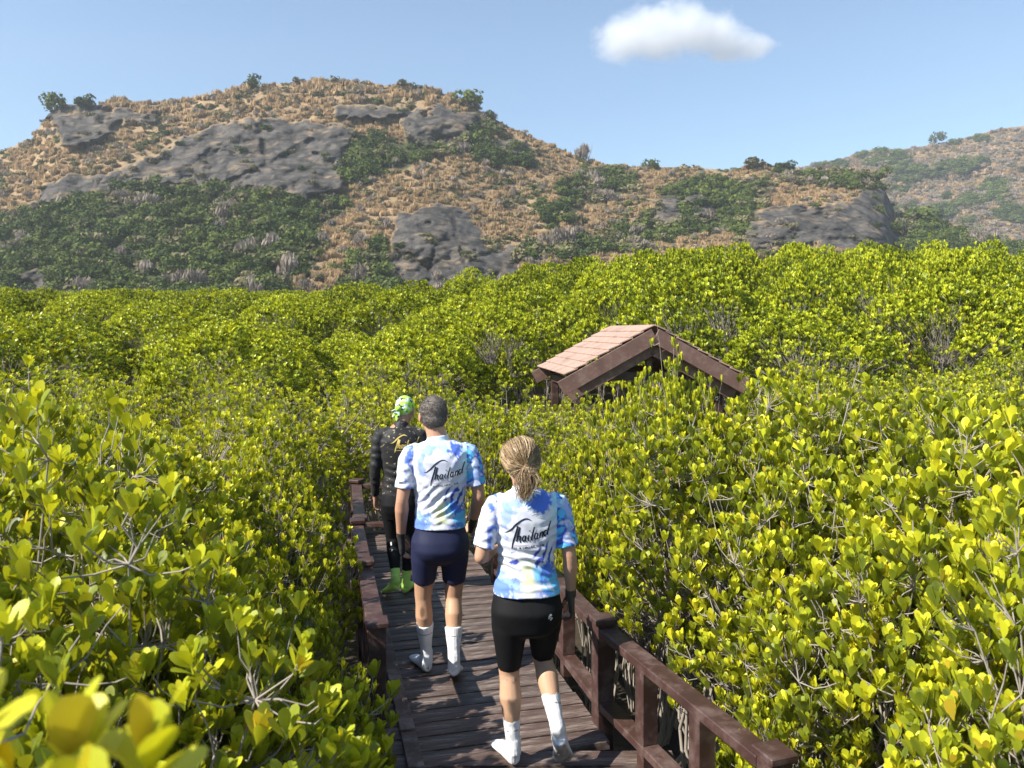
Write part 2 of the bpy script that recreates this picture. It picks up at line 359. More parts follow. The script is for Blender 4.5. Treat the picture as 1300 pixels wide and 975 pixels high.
P = FV[ti, xi]; X_ = FPX[ti, xi]; Y_ = FY[ti, xi]; cl = fbm(X_/30, Y_/18, 4, 17)
idx = np.where(cl > .58, r.choice([0, 3, 1], N), np.where(r.random(N) < .3, r.choice([3, 4, 7], N), r.choice([5, 6, 7], N)))
s = np.where(idx < 3, r.uniform(3.0, 7.5, N), r.uniform(2.2, 4.6, N)); s = np.where((idx < 3) & (r.random(N) < .0), s*1.3, s)
P = P-np.array([0, 0, 1.])*(.3*s)[:, None]
fs = instancer('far_hill_scrub', P, r.uniform(0, 6.28, N), np.stack([s, s, s*.85], 1), idx, HB); tag(fs, 'sparse scrub dotted over the hazy far hill', 'scrub')

# single trees that stand out on the skyline (trunk, crown)
def sky_tree(px, py, hpx, kind, label, spread=1.0):
    yy = int(np.argmin(np.abs(HPX[0]-px))); b = HV[HV.shape[0]-5, yy]; d = b[1]-2
    hm = hpx/F*d+.9; o = empty('hill_tree', (b[0]*d/b[1], d, b[2]-3.4)); tag(o, label, 'tree', 'trees on the skyline of the hill')
    rr = random.Random(int(px)); t = MB()
    for k in range(1 if kind < 7 else 7):
        a = rr.uniform(0, 6.28); e = Vector((math.cos(a)*hm*.3*(k > 0), math.sin(a)*hm*.3*(k > 0), hm*rr.uniform(.75, 1.05)))
        t.beam((0, 0, 0), e*.5, .22, .22, 0); t.beam(e*.5, e, .12, .12, 0)
    t.build('trunk', MAT['bark'], o)
    c = link('crown', HB[kind], o, (0, 0, hm*.17)); c.scale = (hm*.55*spread, hm*.55*spread, hm*.66)
for a in [(72, 150, 26, 1, 'dark tree leaning off the left end of the rocky peak', 1.2), (110, 133, 24, 0, 'round green tree standing on top of the pale rocky peak', 1.1),
          (320, 108, 22, 2, 'dark broad tree on the skyline left of the summit', 1.3), (383, 103, 14, 3, 'low olive tree on the summit ridge right of the dark broad tree', 1.3),
          (428, 100, 14, 4, 'wide dull tree at the highest point of the hill', 1.6), (520, 112, 16, 3, 'thin open tree at the right end of the summit ridge', 1.8),
          (596, 150, 26, 1, 'dense green tree below the right end of the summit', 1.5), (745, 205, 26, 7, 'leafless grey tree on the descending ridge', .8),
          (826, 212, 18, 1, 'small round dark tree alone in the saddle of the ridge', 1.1), (960, 212, 22, 3, 'flat topped olive tree on the low ridge above the rocks', 1.7),
          (995, 216, 20, 0, 'twin green tree right of the flat topped olive tree', 1.4), (1108, 228, 26, 2, 'dark tree at the edge of the cliff end', 1.2),
          (875, 214, 14, 4, 'dull bushy tree on the low ridge right of the saddle', 2.2), (1165, 292, 26, 1, 'dark green tree at the foot of the cliff end', 1.8)]: sky_tree(*a)
fb = FV[FV.shape[0]-5, int(np.argmin(np.abs(FPX[0]-1186)))]
ft = empty('hill_tree', (fb[0], fb[1]-3, fb[2]-2)); tag(ft, 'dark tree standing tallest on the skyline of the far hill', 'tree', 'trees on the skyline of the hill')
MB().beam((0, 0, 0), (0, 0, 8), .6, .6, 0).build('trunk', MAT['bark'], ft); c = link('crown', HB[1], ft, (0, 0, 3)); c.scale = (8, 8, 9)

# ------------------------------------------------------------------ cloud
def mk_cloud():
    k = NT('cloud'); k.t.nodes.remove(k.b); p = k.obj()
    vol = k.n('VolumePrincipled'); vol.inputs['Color'].default_value = (.97, .98, 1, 1); vol.inputs['Anisotropy'].default_value = .3
    lobes = [(-.62, 0, .02, .40, .42), (-.30, 0, .10, .50, .50), (0.0, 0, .22, .48, .42), (.28, 0, .10, .45, .36), (.55, 0, -.10, .38, .22), (.82, 0, -.12, .26, .16)]
    m = None
    for lx, ly, lz, rx, rz in lobes:
        v = k.n('VectorMath', operation='SUBTRACT', i_0=p); v.inputs[1].default_value = (lx, ly, lz)
        v2 = k.n('VectorMath', operation='MULTIPLY', i_0=v.outputs[0]); v2.inputs[1].default_value = (1/rx, 1/.42, 1/rz)
        ln = k.n('VectorMath', operation='LENGTH', i_0=v2.outputs[0]).outputs['Value']
        e = k.math('SUBTRACT', 1, ln); m = e if m is None else k.math('MAXIMUM', m, e)
    n = k.noise(p, 3.6, 8, .66, .4); dn = k.math('ADD', m, k.math('MULTIPLY', k.math('SUBTRACT', n, .51), 1.75))
    flat = k.math('MULTIPLY', k.math('ADD', k.n('SeparateXYZ', i_0=p).outputs[2], .34, True), 5, True)
    dn = k.math('MULTIPLY', k.math('MULTIPLY', dn, flat, True), .030)
    k.l(dn, vol.inputs['Density']); k.l(vol.outputs[0], k.out.inputs['Volume']); return k.m
c = MB(); bmesh.ops.create_icosphere(c.bm, subdivisions=3, radius=1, matrix=Matrix.Diagonal((1.2, .55, .72, 1)))
cl_o = c.build('cloud', mk_cloud()); cl_o.location = at(865, 52, 2600); cl_o.scale = (290, 285, 205)
tag(cl_o, 'small white puffy cloud alone in the blue sky', 'cloud', kind='stuff')

# ------------------------------------------------------------------ haze
def mk_haze():
    k = NT('haze_air'); k.t.nodes.remove(k.b); v = k.n('VolumePrincipled')
    v.inputs['Color'].default_value = (.84, .91, 1, 1); v.inputs['Density'].default_value = HAZE; v.inputs['Anisotropy'].default_value = .1
    k.l(v.outputs[0], k.out.inputs['Volume']); k.m.cycles.homogeneous_volume = True; return k.m
HAZE = .00026
hz = MB().box((100, 395, 149), (2400, 860, 302)).build('haze', mk_haze()); tag(hz, kind='stuff')

# ------------------------------------------------------------------ boardwalk
UP = Vector((0, 0, 1))
bw = empty('boardwalk'); tag(bw, kind='structure')
def planks(a, b, wl, wr, w=.142, gap=.010, z=0):
    """cross planks from a to b; wl / wr = widths left and right of the line"""
    a, b = Vector((*a, 0)), Vector((*b, 0)); d = (b-a); L = d.length; d.normalize(); s = Vector((d.y, -d.x, 0)); n = int(L/(w+gap))
    for i in range(n):
        c = a+d*(i+.5)*(L/n); j = random.uniform(-.008, .008); ww = w*random.uniform(.97, 1.0)
        k = random.choice(PLK); o = link('plank', k, bw)
        o.location = c+s*((wr-wl)/2+j)+Vector((0, 0, z-.02+random.uniform(-.003, .003)))
        o.rotation_euler = (random.uniform(-.004, .004), random.uniform(-.002, .002), math.atan2(s.y, s.x)+random.uniform(-.003, .003))
        o.scale = ((wl+wr), ww, 1)
PLK = []
for i in range(4):
    m = MB(); m.box((0, 0, 0), (1, 1, .04)); me = m.mesh('plank', MAT['plank']); PLK.append(me)
u1 = Vector((-.25, .968)); 
C0 = Vector((-.065, 4.12)); C1 = C0+u1*3.35
planks(C0, C1, .60, .62); 
C2 = C1+u1*1.55
planks(C1+u1*.01, C2, .60, .62)
planks((.30, -1.4), (.25, 4.20), .86, .60, z=-.006); planks((1.02, -1.4), (1.02, 3.2), .12, .30, z=-.006)
planks((-.10, 7.85), (2.6, 7.75), .66, .68, z=-.045)
planks((2.3, 8.6), (2.33, 11.6), .6, .6, z=-.25)
def beam_o(name, a, b, w, t, mat, parent, z=0): return MB().beam(a, b, w, t).build(name, MAT[mat], parent)
s1 = Vector((.968, .25))
for off in (-.57, -.02, .56):
    a, b = C0+s1*off, C2+s1*off; beam_o('joist', (a.x, a.y, -.12), (b.x, b.y, -.12), .07, .14, 'rail', bw)
for x in (-.55, .3, 1.25): beam_o('joist', (x, -1.4, -.12), (x, 3.95, -.12), .07, .14, 'rail', bw)
for (x, y) in ((-.5, 4.3), (.45, 4.4), (-.95, 6), (.05, 6.1), (-1.5, 8.2), (-.4, 8.4), (-.55, .5), (1.25, .5), (-.55, 3.6), (1.2, 3.6), (1.4, 7.3), (1.4, 8.3)):
    MB().box((x, y, -.62), (.11, .11, .86)).build('pile', MAT['rail'], bw)
# narrow edge boards lying on the planks along the left side
for a, b in (((-.515, 3.99), (-.60, 4.33)), ((-.607, 4.36), (-.995, 5.86)), ((-1.0, 5.88), (-1.37, 7.3))):
    beam_o('edge_board', (a[0]+.03, a[1], .014), (b[0]+.03, b[1], .014), .085, .026, 'plank', bw)
# ------------------------------------------------------------------ railings
def railing(pts, label, inter, legs=True, ends=True, hz=None):
    r0 = empty('railing', (pts[0][0], pts[0][1], 0)); o0 = Vector((pts[0][0], pts[0][1], 0)); tag(r0, label, 'railing', 'wooden railings of the boardwalk')
    hz = hz or [0]*len(pts)
    for i, p in enumerate(pts):
        d = Vector(pts[min(i+1, len(pts)-1)])-Vector(pts[max(i-1, 0)]); rz = math.atan2(d.y, d.x); q = Vector((p[0], p[1], 0))-o0
        po = MB().box(q+Vector((0, 0, (.575-.35)/2+hz[i])), (.098, .098, .575+.35), rz, bevel=.004).build('post', MAT['rail'], r0)
        MB().box(q+Vector((0, 0, .5905+hz[i])), (.128, .128, .032), rz, bevel=.005).build('post_cap', MAT['rail'], po)
    for i in range(len(pts)-1):
        a, b = Vector((*pts[i], 0))-o0, Vector((*pts[i+1], 0))-o0; d = (b-a).normalized(); za, zb = UP*hz[i], UP*hz[i+1]
        A, B = a+d*.051, b-d*.051
        MB().beam(A+UP*.538+za, B+UP*.538+zb, .105, .048).build('handrail', MAT['rail'], r0)
        MB().beam(A+UP*.118+za, B+UP*.118+zb, .095, .044).build('bottom_rail', MAT['rail'], r0)
        for k in range(inter[i]):
            f = (k+1)/(inter[i]+1); c = a.lerp(b, f); zz = hz[i]*(1-f)+hz[i+1]*f; rz = math.atan2(d.y, d.x)
            MB().box(c+UP*(.327+zz), (.085, .085, .370), rz, bevel=.003).build('baluster', MAT['rail'], r0)
            if legs: MB().box(c+UP*(.047+zz), (.07, .07, .096), rz).build('foot_block', MAT['rail'], r0)
railing([(-.76, 4.43), (-1.045, 5.60), (-1.335, 6.80)], 'brown wooden railing on the left edge of the boardwalk beside the leafy mangroves', [1, 1])
railing([(-1.335+.0, 6.80+.11), (-1.70, 8.62), (-.66, 8.56)], 'far brown railing at the bend beyond the walker in black', [1, 1])
railing([(1.02, 3.06), (.515, 4.48), (.20, 5.75), (-.13, 6.98)], 'brown wooden railing running down the right side of the boardwalk beside the woman', [2, 1, 1])

# ------------------------------------------------------------------ pavilion
pv = empty('pavilion', (2.33, 13.0, -.95)); tag(pv, 'small pavilion with a pinkish brown plank gable roof rising out of the mangroves', 'pavilion')
ph = R(6.5); pv.rotation_euler.z = ph; ZA, ZE, HW, LN = 3.25, 2.45, 1.46, 2.9
n = 8; L = LN
for sgn in (-1, 1):
    sl = Vector((sgn*HW, 0, ZE-ZA)); nrm = Vector((-(ZE-ZA)*-1*sgn, 0, HW)).normalized(); nrm = Vector((sgn*(ZA-ZE), 0, HW)).normalized()
    for i in range(n):
        f0, f1 = i/n, (i+1)/n+.022; a = Vector((0, 0, ZA))+sl*f0+nrm*.010; b = Vector((0, 0, ZA))+sl*f1+nrm*.036
        if i == 0: a = a+nrm*.004
        mid = (a+b)/2; ax = (b-a); w = ax.length; ax.normalize(); up = Vector((0, 1, 0)).cross(ax)*(1 if sgn < 0 else -1); up = ax.cross(Vector((0, 1, 0)))
        M = Matrix(((ax.x, 0, up.x, 0), (ax.y, 1, up.y, 0), (ax.z, 0, up.z, 0), (0, 0, 0, 1)))
        MB().box(None, (w, L+.1, .022), M=Matrix.Translation(mid+Vector((0, L/2-.05+random.uniform(-.01, .01), .012))) @ M, bevel=.004).build('roof_board', MAT['roofboard'], pv)
    for yy, nm in ((-.115, 'front'), (L+.03, 'back')):
        MB().beam(Vector((sgn*.004, yy, ZA-.15)), Vector((sgn*HW*1.07, yy, ZA-.15+(ZE-ZA)*1.07)), .035, .25, .004).build('barge_board', MAT['fascia'], pv)
    MB().beam(Vector((sgn*.004, .06, ZA-.36)), Vector((sgn*HW*.97, .06, ZA-.36+(ZE-ZA)*.97)), .06, .22, .004).build('rafter', MAT['fascia'], pv)
    for yy in (.25, L-.25):
        MB().box((sgn*1.2, yy, 1.1), (.13, .13, 2.2), bevel=.005).build('post', MAT['rail'], pv)
    MB().beam((sgn*1.2, .1, 2.26), (sgn*1.2, L-.1, 2.26), .1, .14).build('eave_beam', MAT['rail'], pv)
MB().beam((-1.3, .26, 2.42), (1.3, .26, 2.42), .09, .15).build('tie_beam', MAT['rail'], pv)
MB().beam((-1.3, L-.26, 2.42), (1.3, L-.26, 2.42), .09, .15).build('tie_beam', MAT['rail'], pv)
MB().box((0, .26, 2.72), (.1, .09, .44)).build('king_post', MAT['rail'], pv)
for i in range(18): MB().box((-1.25+i*.147, L/2, .62), (.138, L-.2, .04)).build('floor_board', MAT['plank'], pv)
# ------------------------------------------------------------------ mangrove leaves
def unit(v): return v/np.maximum(np.linalg.norm(v, axis=-1, keepdims=True), 1e-9)
PROF = {  # (t along, half width factor); the blade is obovate with a rounded tip
    0: [(0, .07), (.20, .34), (.45, .82), (.70, 1.0), (.90, .74), (1.0, .22)],
    1: [(0, .08), (.42, .74), (.80, .92), (1.0, .2)],
}
def leaf_local(lod):
    if lod == 2: return np.array([[0, 0], [-.85, .58], [0, 1], [.85, .58]]), np.array([[0, 1, 2, 3]]), np.zeros(4)
    pr = PROF[lod]; v, f, rim = [], [], []
    for t, w in pr: v += [(-w, t), (0, t), (w, t)]; rim += [1, .35, 1]
    for i in range(len(pr)-1):
        a = i*3; f += [(a, a+1, a+4, a+3), (a+1, a+2, a+5, a+4)]
    return np.array(v, float), np.array(f), np.array(rim, float)
LL = {k: leaf_local(k) for k in (0, 1, 2)}
def leaves(base, axis, nrm, ln, wd, lod, r, lv):
    """arrays of leaves: base point, blade axis, blade normal, length, half width"""
    uv, f, rim = LL[lod]; n = len(base)
    axis = unit(axis); side = unit(np.cross(axis, nrm)); nrm = np.cross(side, axis)
    u, t = uv[:, 0], uv[:, 1]; curl = r.uniform(-.05, .28, n)[:, None]; fold = r.uniform(.02, .20, n)[:, None]
    X = wd[:, None]*u[None]; Y = ln[:, None]*(t[None]-.0); Z = fold*np.abs(X)-curl*(t[None]**2)*ln[:, None]+fold*0
    V = base[:, None]+X[..., None]*side[:, None]+Y[..., None]*axis[:, None]+Z[..., None]*nrm[:, None]
    Fc = (f[None]+(np.arange(n)*len(uv))[:, None, None]).reshape(-1, f.shape[1])
    return V.reshape(-1, 3), Fc, np.repeat(lv, len(uv)), np.tile(rim, n)
def tubes(A, B, ra, rb, sides=3):
    """straight tapered tubes A->B"""
    n = len(A); d = unit(B-A); ref = np.where(np.abs(d[:, 2:3]) > .9, [[1., 0, 0]], [[0, 0, 1.]]); s = unit(np.cross(d, ref)); u = np.cross(s, d)
    an = np.arange(sides)/sides*2*np.pi; ring = np.cos(an)[None, :, None]*s[:, None]+np.sin(an)[None, :, None]*u[:, None]
    V = np.concatenate([A[:, None]+ring*np.reshape(ra, (-1, 1, 1)), B[:, None]+ring*np.reshape(rb, (-1, 1, 1))], 1).reshape(-1, 3)
    i = np.arange(sides); j = (i+1) % sides; f = np.stack([i, j, j+sides, i+sides], 1)
    return V, (f[None]+(np.arange(n)*2*sides)[:, None, None]).reshape(-1, 4)
def shrub_arrays(seed, R_, H_, depth, nros, lod, leafs=(.046, .060), per=8, stems=5, twigs=True):
    """a mangrove bush: H_ total height, crown radius R_, foliage reaching depth below the top"""
    r = np.random.default_rng(seed)
    # rosette places in a lumpy dome
    n = nros; d = r.normal(size=(n, 3)); d[:, 2] = np.abs(d[:, 2])*.9-.25*(r.random(n) < .4); d = unit(d)
    az = np.arctan2(d[:, 1], d[:, 0]); lump = 1+.16*np.sin(az*3+seed)+.11*np.sin(az*5+seed*2.1+d[:, 2]*4)
    q = r.random(n); rad = np.where(q < .72, r.uniform(.86, 1.04, n), r.uniform(.45, .88, n))*lump
    top = H_-depth*.62; P = np.stack([d[:, 0]*R_*rad, d[:, 1]*R_*rad, top+d[:, 2]*rad*depth*np.where(d[:, 2] > 0, .60, .55)], 1)
    P += r.normal(0, .025, P.shape)
    lob = None
    if lod == 2:   # a crown built of many rounded clumps
        K = 21; g = unit(r.normal(size=(K, 3))); g[:, 2] = np.where(np.arange(K) < 13, np.abs(g[:, 2])*.9+.08, -np.abs(g[:, 2])*.7); g[0] = (0, 0, 1); g = unit(g)
        lc = np.stack([g[:, 0]*R_*.66, g[:, 1]*R_*.66, H_-.42-(1-g[:, 2])*depth*.47], 1); lr = R_*r.uniform(.30, .44, K); w_ = r.integers(0, K, n)
        dd_ = r.normal(size=(n, 3)); dd_[:, 2] = np.abs(dd_[:, 2])*1.1-.15; dd_ = unit(dd_); P = lc[w_]+dd_*(lr[w_]*r.uniform(.86, 1.03, n))[:, None]*np.array([1, 1, .9]); lob = dd_
        ins = (((P[:, None]-lc[None])**2).sum(-1) < (lr[None]*.80)**2).any(1); P = P[~ins]; lob = lob[~ins]; n = len(P)
    hole = fbm(P[:, 0]*3.1/R_*.8+seed*5+40, P[:, 1]*3.1/R_*.8+P[:, 2]*1.7+40, 3, seed % 50); P[:, 2] -= np.clip(.44-hole, 0, 1)*1.6*depth/2*(lod < 2); kp = r.random(len(P)) < (np.clip(1.15-np.clip(.42-hole, 0, 1)*6, 0.1, 1) if lod < 2 else 2); P = P[kp]; n = len(P)
    up = (r.random(n) < (.16 if lod < 2 else .05))&(P[:, 2] > H_-depth*.45); P[:, 2] += up*r.uniform(.03, .20, n)
    # wood: stems -> branches
    segA, segB, ra, rb = [], [], [], []; cz = H_-depth*.62
    c0 = np.array([0, 0, cz-depth*.35]); k1 = max(10, stems*3); k2 = min(n, 260)
    sub_ = c0+(P[r.choice(n, k2, replace=False)]-c0)*r.uniform(.68, .93, (k2, 1)); mids = c0*np.array([1, 1, .8])+(sub_[:k1]-c0)*r.uniform(.40, .55, (k1, 1))-np.array([0, 0, .1])
    st = [np.array([math.cos(a)*.10*R_, math.sin(a)*.10*R_, 0.]) for a in r.uniform(0, 6.28, stems)]; sc_ = min(1.0, R_/.7) if lod < 2 else .8
    def curve(p, q, r0, r1, w, m):
        pts = [p+(q-p)*t+(np.array([0, 0, 1.])*math.sin(t*3.1416)*w*.3+r.normal(0, w*.30, 3))*(0 < t < 1) for t in np.linspace(0, 1, m+1)]
        for i in range(m):
            segA.append(pts[i]); segB.append(pts[i+1]); ra.append(r0+(r1-r0)*i/m); rb.append(r0+(r1-r0)*(i+1)/m)
        return pts[1:]
    nodes = []
    for q in mids: a0 = st[int(np.argmin([np.linalg.norm(z[:2]/.1/R_-q[:2]/np.linalg.norm(q[:2]+1e-6)) for z in st]))]; nodes += curve(a0, q, .020*sc_, .010*sc_, .16, 4)[2:]
    for q in sub_: j = int(((mids-q)**2).sum(1).argmin()); nodes += curve(mids[j], q, .0075*sc_, .0036*sc_, .10, 3)
    nodes = np.array(nodes)
    # twig to each rosette from its nearest node that lies lower
    if twigs:
        D = ((P[:, None]-nodes[None])**2).sum(-1)*(1+1.6*r.random((n, len(nodes))))+np.where(nodes[None, :, 2] > P[:, None, 2]+.02, .6, 0); j = D.argmin(1); base = nodes[j]
        far = np.sqrt(D[np.arange(n), j]); ok = far < .31; P = P[ok]; n = len(P); base = base[ok]; ok = np.ones(n, bool)
        dv = P-base; hl = np.linalg.norm(dv[:, :2], axis=1)[:, None]; zz = np.array([[0, 0, 1.]])
        q1 = base+dv*.36-zz*hl*.10+r.normal(0, .010, P.shape); q2 = base+dv*.72-zz*hl*.16+r.normal(0, .010, P.shape)
        segA = np.concatenate([np.array(segA), base, q1, q2]); segB = np.concatenate([np.array(segB), q1, q2, P]); tk = 1 if lod == 0 else .75
        ra = np.concatenate([ra, np.full(n, .0032*tk), np.full(n, .0027*tk), np.full(n, .0023*tk)]); rb = np.concatenate([rb, np.full(n, .0027*tk), np.full(n, .0023*tk), np.full(n, .0019*tk)])
    else: segA, segB, ra, rb = map(np.array, (segA, segB, ra, rb))
    wood = tubes(np.array(segA), np.array(segB), np.array(ra), np.array(rb), 4 if lod == 0 else 3)
    # leaves round every rosette
    out = unit(np.stack([P[:, 0], P[:, 1], (P[:, 2]-top)*.6], 1)); ax = unit(out*.20+np.array([0, 0, 1.])+r.normal(0, .2, P.shape))
    m = per; ph = np.tile(np.arange(m)*2.39996, (n, 1))+r.uniform(0, 6.28, (n, 1)); rank = np.tile(np.arange(m)/(m-1.), (n, 1))
    ref = np.tile([1., .1, 0], (n, 1)); e1 = unit(np.cross(ax, ref)); e2 = np.cross(ax, e1)
    radial = np.cos(ph)[..., None]*e1[:, None]+np.sin(ph)[..., None]*e2[:, None]
    tilt = .04+rank*.40+r.uniform(-.12, .18, (n, m))
    A = np.cos(tilt)[..., None]*ax[:, None]+np.sin(tilt)[..., None]*radial
    Nn = -radial*np.cos(tilt)[..., None]+np.sin(tilt)[..., None]*ax[:, None]+r.normal(0, .25, A.shape)+(lob[:, None]*1.5 if lod == 2 else 0)
    B = P[:, None]-ax[:, None]*(rank*.040)[..., None]+radial*.004+A*.006
    ln = r.uniform(*leafs, (n, m))*(.62+.45*np.minimum(rank*2.2, 1)); wd = ln*r.uniform(.215, .285, (n, m))
    ros = r.normal(0, .17, (n, 1)); lvv = .58+ros+r.normal(0, .11, (n, m))-(rank-.35)*.52  # older outer leaves darker, which also paints light-and-shade contrast into the rosette
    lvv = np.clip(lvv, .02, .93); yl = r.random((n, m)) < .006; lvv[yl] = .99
    keep = r.random((n, m)) < .93
    return wood, (B[keep], A[keep], Nn[keep], ln[keep], wd[keep], lvv[keep])
def crown_mesh(name, arr, lod, seed, mat='leaf'):
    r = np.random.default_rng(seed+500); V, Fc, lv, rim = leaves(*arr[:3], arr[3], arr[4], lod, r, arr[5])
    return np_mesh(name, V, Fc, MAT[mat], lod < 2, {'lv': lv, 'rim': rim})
def wood_mesh(name, w): return np_mesh(name, w[0], w[1], MAT['bark'], True)
KIND0, KIND1, KIND2 = [], [], []
for s in range(5):
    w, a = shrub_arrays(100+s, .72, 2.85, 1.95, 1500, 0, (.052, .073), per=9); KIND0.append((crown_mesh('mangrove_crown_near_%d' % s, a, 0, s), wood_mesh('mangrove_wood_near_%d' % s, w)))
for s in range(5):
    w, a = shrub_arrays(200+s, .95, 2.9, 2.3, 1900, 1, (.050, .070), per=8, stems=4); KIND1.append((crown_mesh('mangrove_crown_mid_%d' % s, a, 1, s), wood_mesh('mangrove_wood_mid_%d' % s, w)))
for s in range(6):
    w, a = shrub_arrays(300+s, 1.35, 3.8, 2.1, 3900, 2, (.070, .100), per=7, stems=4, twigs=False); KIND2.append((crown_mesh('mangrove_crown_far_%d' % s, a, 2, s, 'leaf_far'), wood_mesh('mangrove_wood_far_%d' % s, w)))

# ------------------------------------------------------------------ where they stand
GZ = -.95
TOPL = [(1, 560), (2.2, 507), (3.2, 494), (5, 488), (7, 496), (9, 480), (11, 452), (14, 430), (19, 410), (25, 392), (32, 378), (45, 377), (70, 376), (130, 374)]
TOPR = [(1, 560), (2.2, 515), (3.2, 492), (5, 488), (7, 474), (9, 455), (12, 425), (15, 388), (19, 350), (24, 328), (30, 320), (45, 318), (130, 318)]
TOPC = [(1, 560), (3, 520), (5, 500), (7, 490), (9, 478), (12, 462), (15, 442), (19, 415), (26, 378), (34, 350), (45, 343), (130, 343)]
def top_row(x, y):
    px = 650+x/y*F; f = lambda T: np.interp(y, *zip(*T))
    l, c, r_ = f(TOPL), f(TOPC), f(TOPR)
    if px < 420: v = l
    elif px < 600: v = l+(c-l)*(px-420)/180
    elif px < 850: v = c+(r_-c)*(px-600)/250
    else: v = r_
    if y > 40 and px > 460: v = max(v, 380)
    if y < 12.6 and 670 < px < 975: v = max(v, 476 if px < 745 else 490 if px < 830 else 522 if px < 880 else 548)
    if y < 14.8 and 830 < px < 965: v = max(v, 492)
    return v
def canopy(x, y): return CAMH+(HOR-top_row(x, y))/F*y
def deck_dist(x, y):
    """signed distance outside the boardwalk corridor"""
    def seg(ax, ay, bx, by, hw):
        ex, ey = bx-ax, by-ay; t = max(0, min(1, ((x-ax)*ex+(y-ay)*ey)/(ex*ex+ey*ey))); return math.hypot(x-ax-ex*t, y-ay-ey*t)-hw
    return min(seg(-.07, 4.2, -1.3, 8.2, .70), seg(.35, -1.5, .25, 3.9, .72), seg(-1.0, 7.8, 2.6, 7.75, .72), seg(2.3, 8.6, 2.33, 11.4, .6), seg(2.33, 12.6, 2.1, 15.6, 1.45))
items = []   # (x, y, R, top, kind set)
rs = random.Random(21)
def near(x, y, Rr, top=None): items.append((x, y, Rr, canopy(x, y) if top is None else top-.08*Rr/.7, 0))
# hand placed bushes along the deck, near the camera
for a in [(-1.12, 2.15, .62, 1.74), (-1.28, 2.95, .50, 1.40), (-1.62, 2.75, .70, 1.93), (-1.72, 3.75, .55, 1.55), (-2.25, 3.4, .74, 1.96), (-2.12, 4.75, .62, 1.55), (-.92, 1.30, .46, 1.62), (-1.7, 1.7, .62, 1.86),
          (-2.6, 2.6, .7, 1.95), (-2.45, 5.7, .62, 1.65), (-2.75, 4.6, .74, 1.9), (-.98, 2.45, .46, 1.35), (-.76, 3.15, .33, .86), (-.72, 2.15, .32, .85), (-.86, 3.72, .24, .72), (-1.2, 4.0, .34, .95),
          (1.72, 3.25, .60, 1.45), (1.55, 4.15, .62, 1.62), (1.20, 5.05, .62, 1.72), (1.95, 2.55, .62, 1.70), (2.3, 3.3, .70, 1.92), (2.2, 4.2, .72, 1.93), (1.9, 5.1, .70, 1.95), (1.15, 6.1, .58, 1.78),
          (2.75, 2.7, .66, 1.9), (2.9, 3.9, .72, 1.93), (2.7, 4.9, .74, 1.96), (1.45, 2.1, .5, 1.2), (2.2, 1.9, .6, 1.75), (1.75, 6.1, .66, 1.98), (1.0, 5.55, .42, 1.45), (1.32, 3.55, .40, 1.0), (-1.52, 5.2, .44, 1.15), (-1.38, 4.62, .34, .98), (-1.92, 6.15, .46, 1.3), (-2.12, 7.1, .46, 1.5), (.42, 6.70, .34, 1.30), (.80, 6.60, .38, 1.5), (.62, 6.1, .26, 1.15), (-1.70, 5.7, .36, 1.1)]: near(*a)
def scatter(y0, y1, step, Rr, kind, jit=.35, lim=.72):
    y = y0
    while y < y1:
        x = -(lim*y+2.0); row = rs.uniform(0, step)
        while x < lim*y+2.0:
            X, Y = x+row+rs.uniform(-jit, jit)*step, y+rs.uniform(-jit, jit)*step; Rq = Rr*rs.uniform(.85, 1.2)
            dd = deck_dist(X, Y)
            if dd > Rq*.80-.05 and not (kind == 2 and 12.8 < Y < 16.2 and .6 < X < 5.0) and all(math.hypot(X-i[0], Y-i[1]) > (Rq+i[2])*.56 for i in items if abs(i[1]-Y) < 3):
                items.append((X, Y, Rq, canopy(X, Y)+(rs.uniform(-.34, .0)*Rr*1.3 if kind < 2 else rs.choice([-.6, -.3, 0, .15, .25])), kind))
            x += step
        y += step*.85
scatter(2.0, 6.6, .95, .68, 0); scatter(6.6, 13, 1.15, .98, 1); scatter(9.0, 9.1, .5, .6, 1)
scatter(13, 34, 2.45, 1.75, 2, .45, .70)
for a in [(4.1, 12.3, .95), (4.9, 13.3, 1.0), (3.1, 11.3, .9), (5.0, 14.6, 1.0), (1.0, 12.2, .8), (.9, 13.6, .9), (4.6, 11.3, .9)]: items.append((a[0], a[1], a[2], min(canopy(a[0], a[1]), CAMH-.082*a[1]), 1))
# taller young tops right in front of the pavilion
for a in [(1.14, 6.9, .36, 1.88), (1.40, 6.6, .34, 2.06), (1.28, 6.3, .34, 1.86), (1.56, 6.75, .26, 1.93), (1.0, 6.6, .3, 1.75)]: items.append((*a, 0))
far_pts = []
y = 33.
while y < 150:
    st = 2.3+(y-33)*.045; x = -(.72*y)
    while x < .72*y:
        X, Y = x+rs.uniform(-.45, .45)*st, y+rs.uniform(-.4, .4)*st; far_pts.append((X, Y, st*.72*rs.uniform(.85, 1.25), canopy(X, Y)+rs.uniform(-.5, .4), 2)); x += st
    y += st*.9
items.sort(key=lambda i: i[1])
vis = [i for i in items if abs(i[0]) < .67*i[1]+i[2]]
hid = [i for i in items if abs(i[0]) >= .67*i[1]+i[2]]
TREES, REST = vis[:290], vis[290:]+hid+far_pts
PB = np.array([[-.65, -.02]])
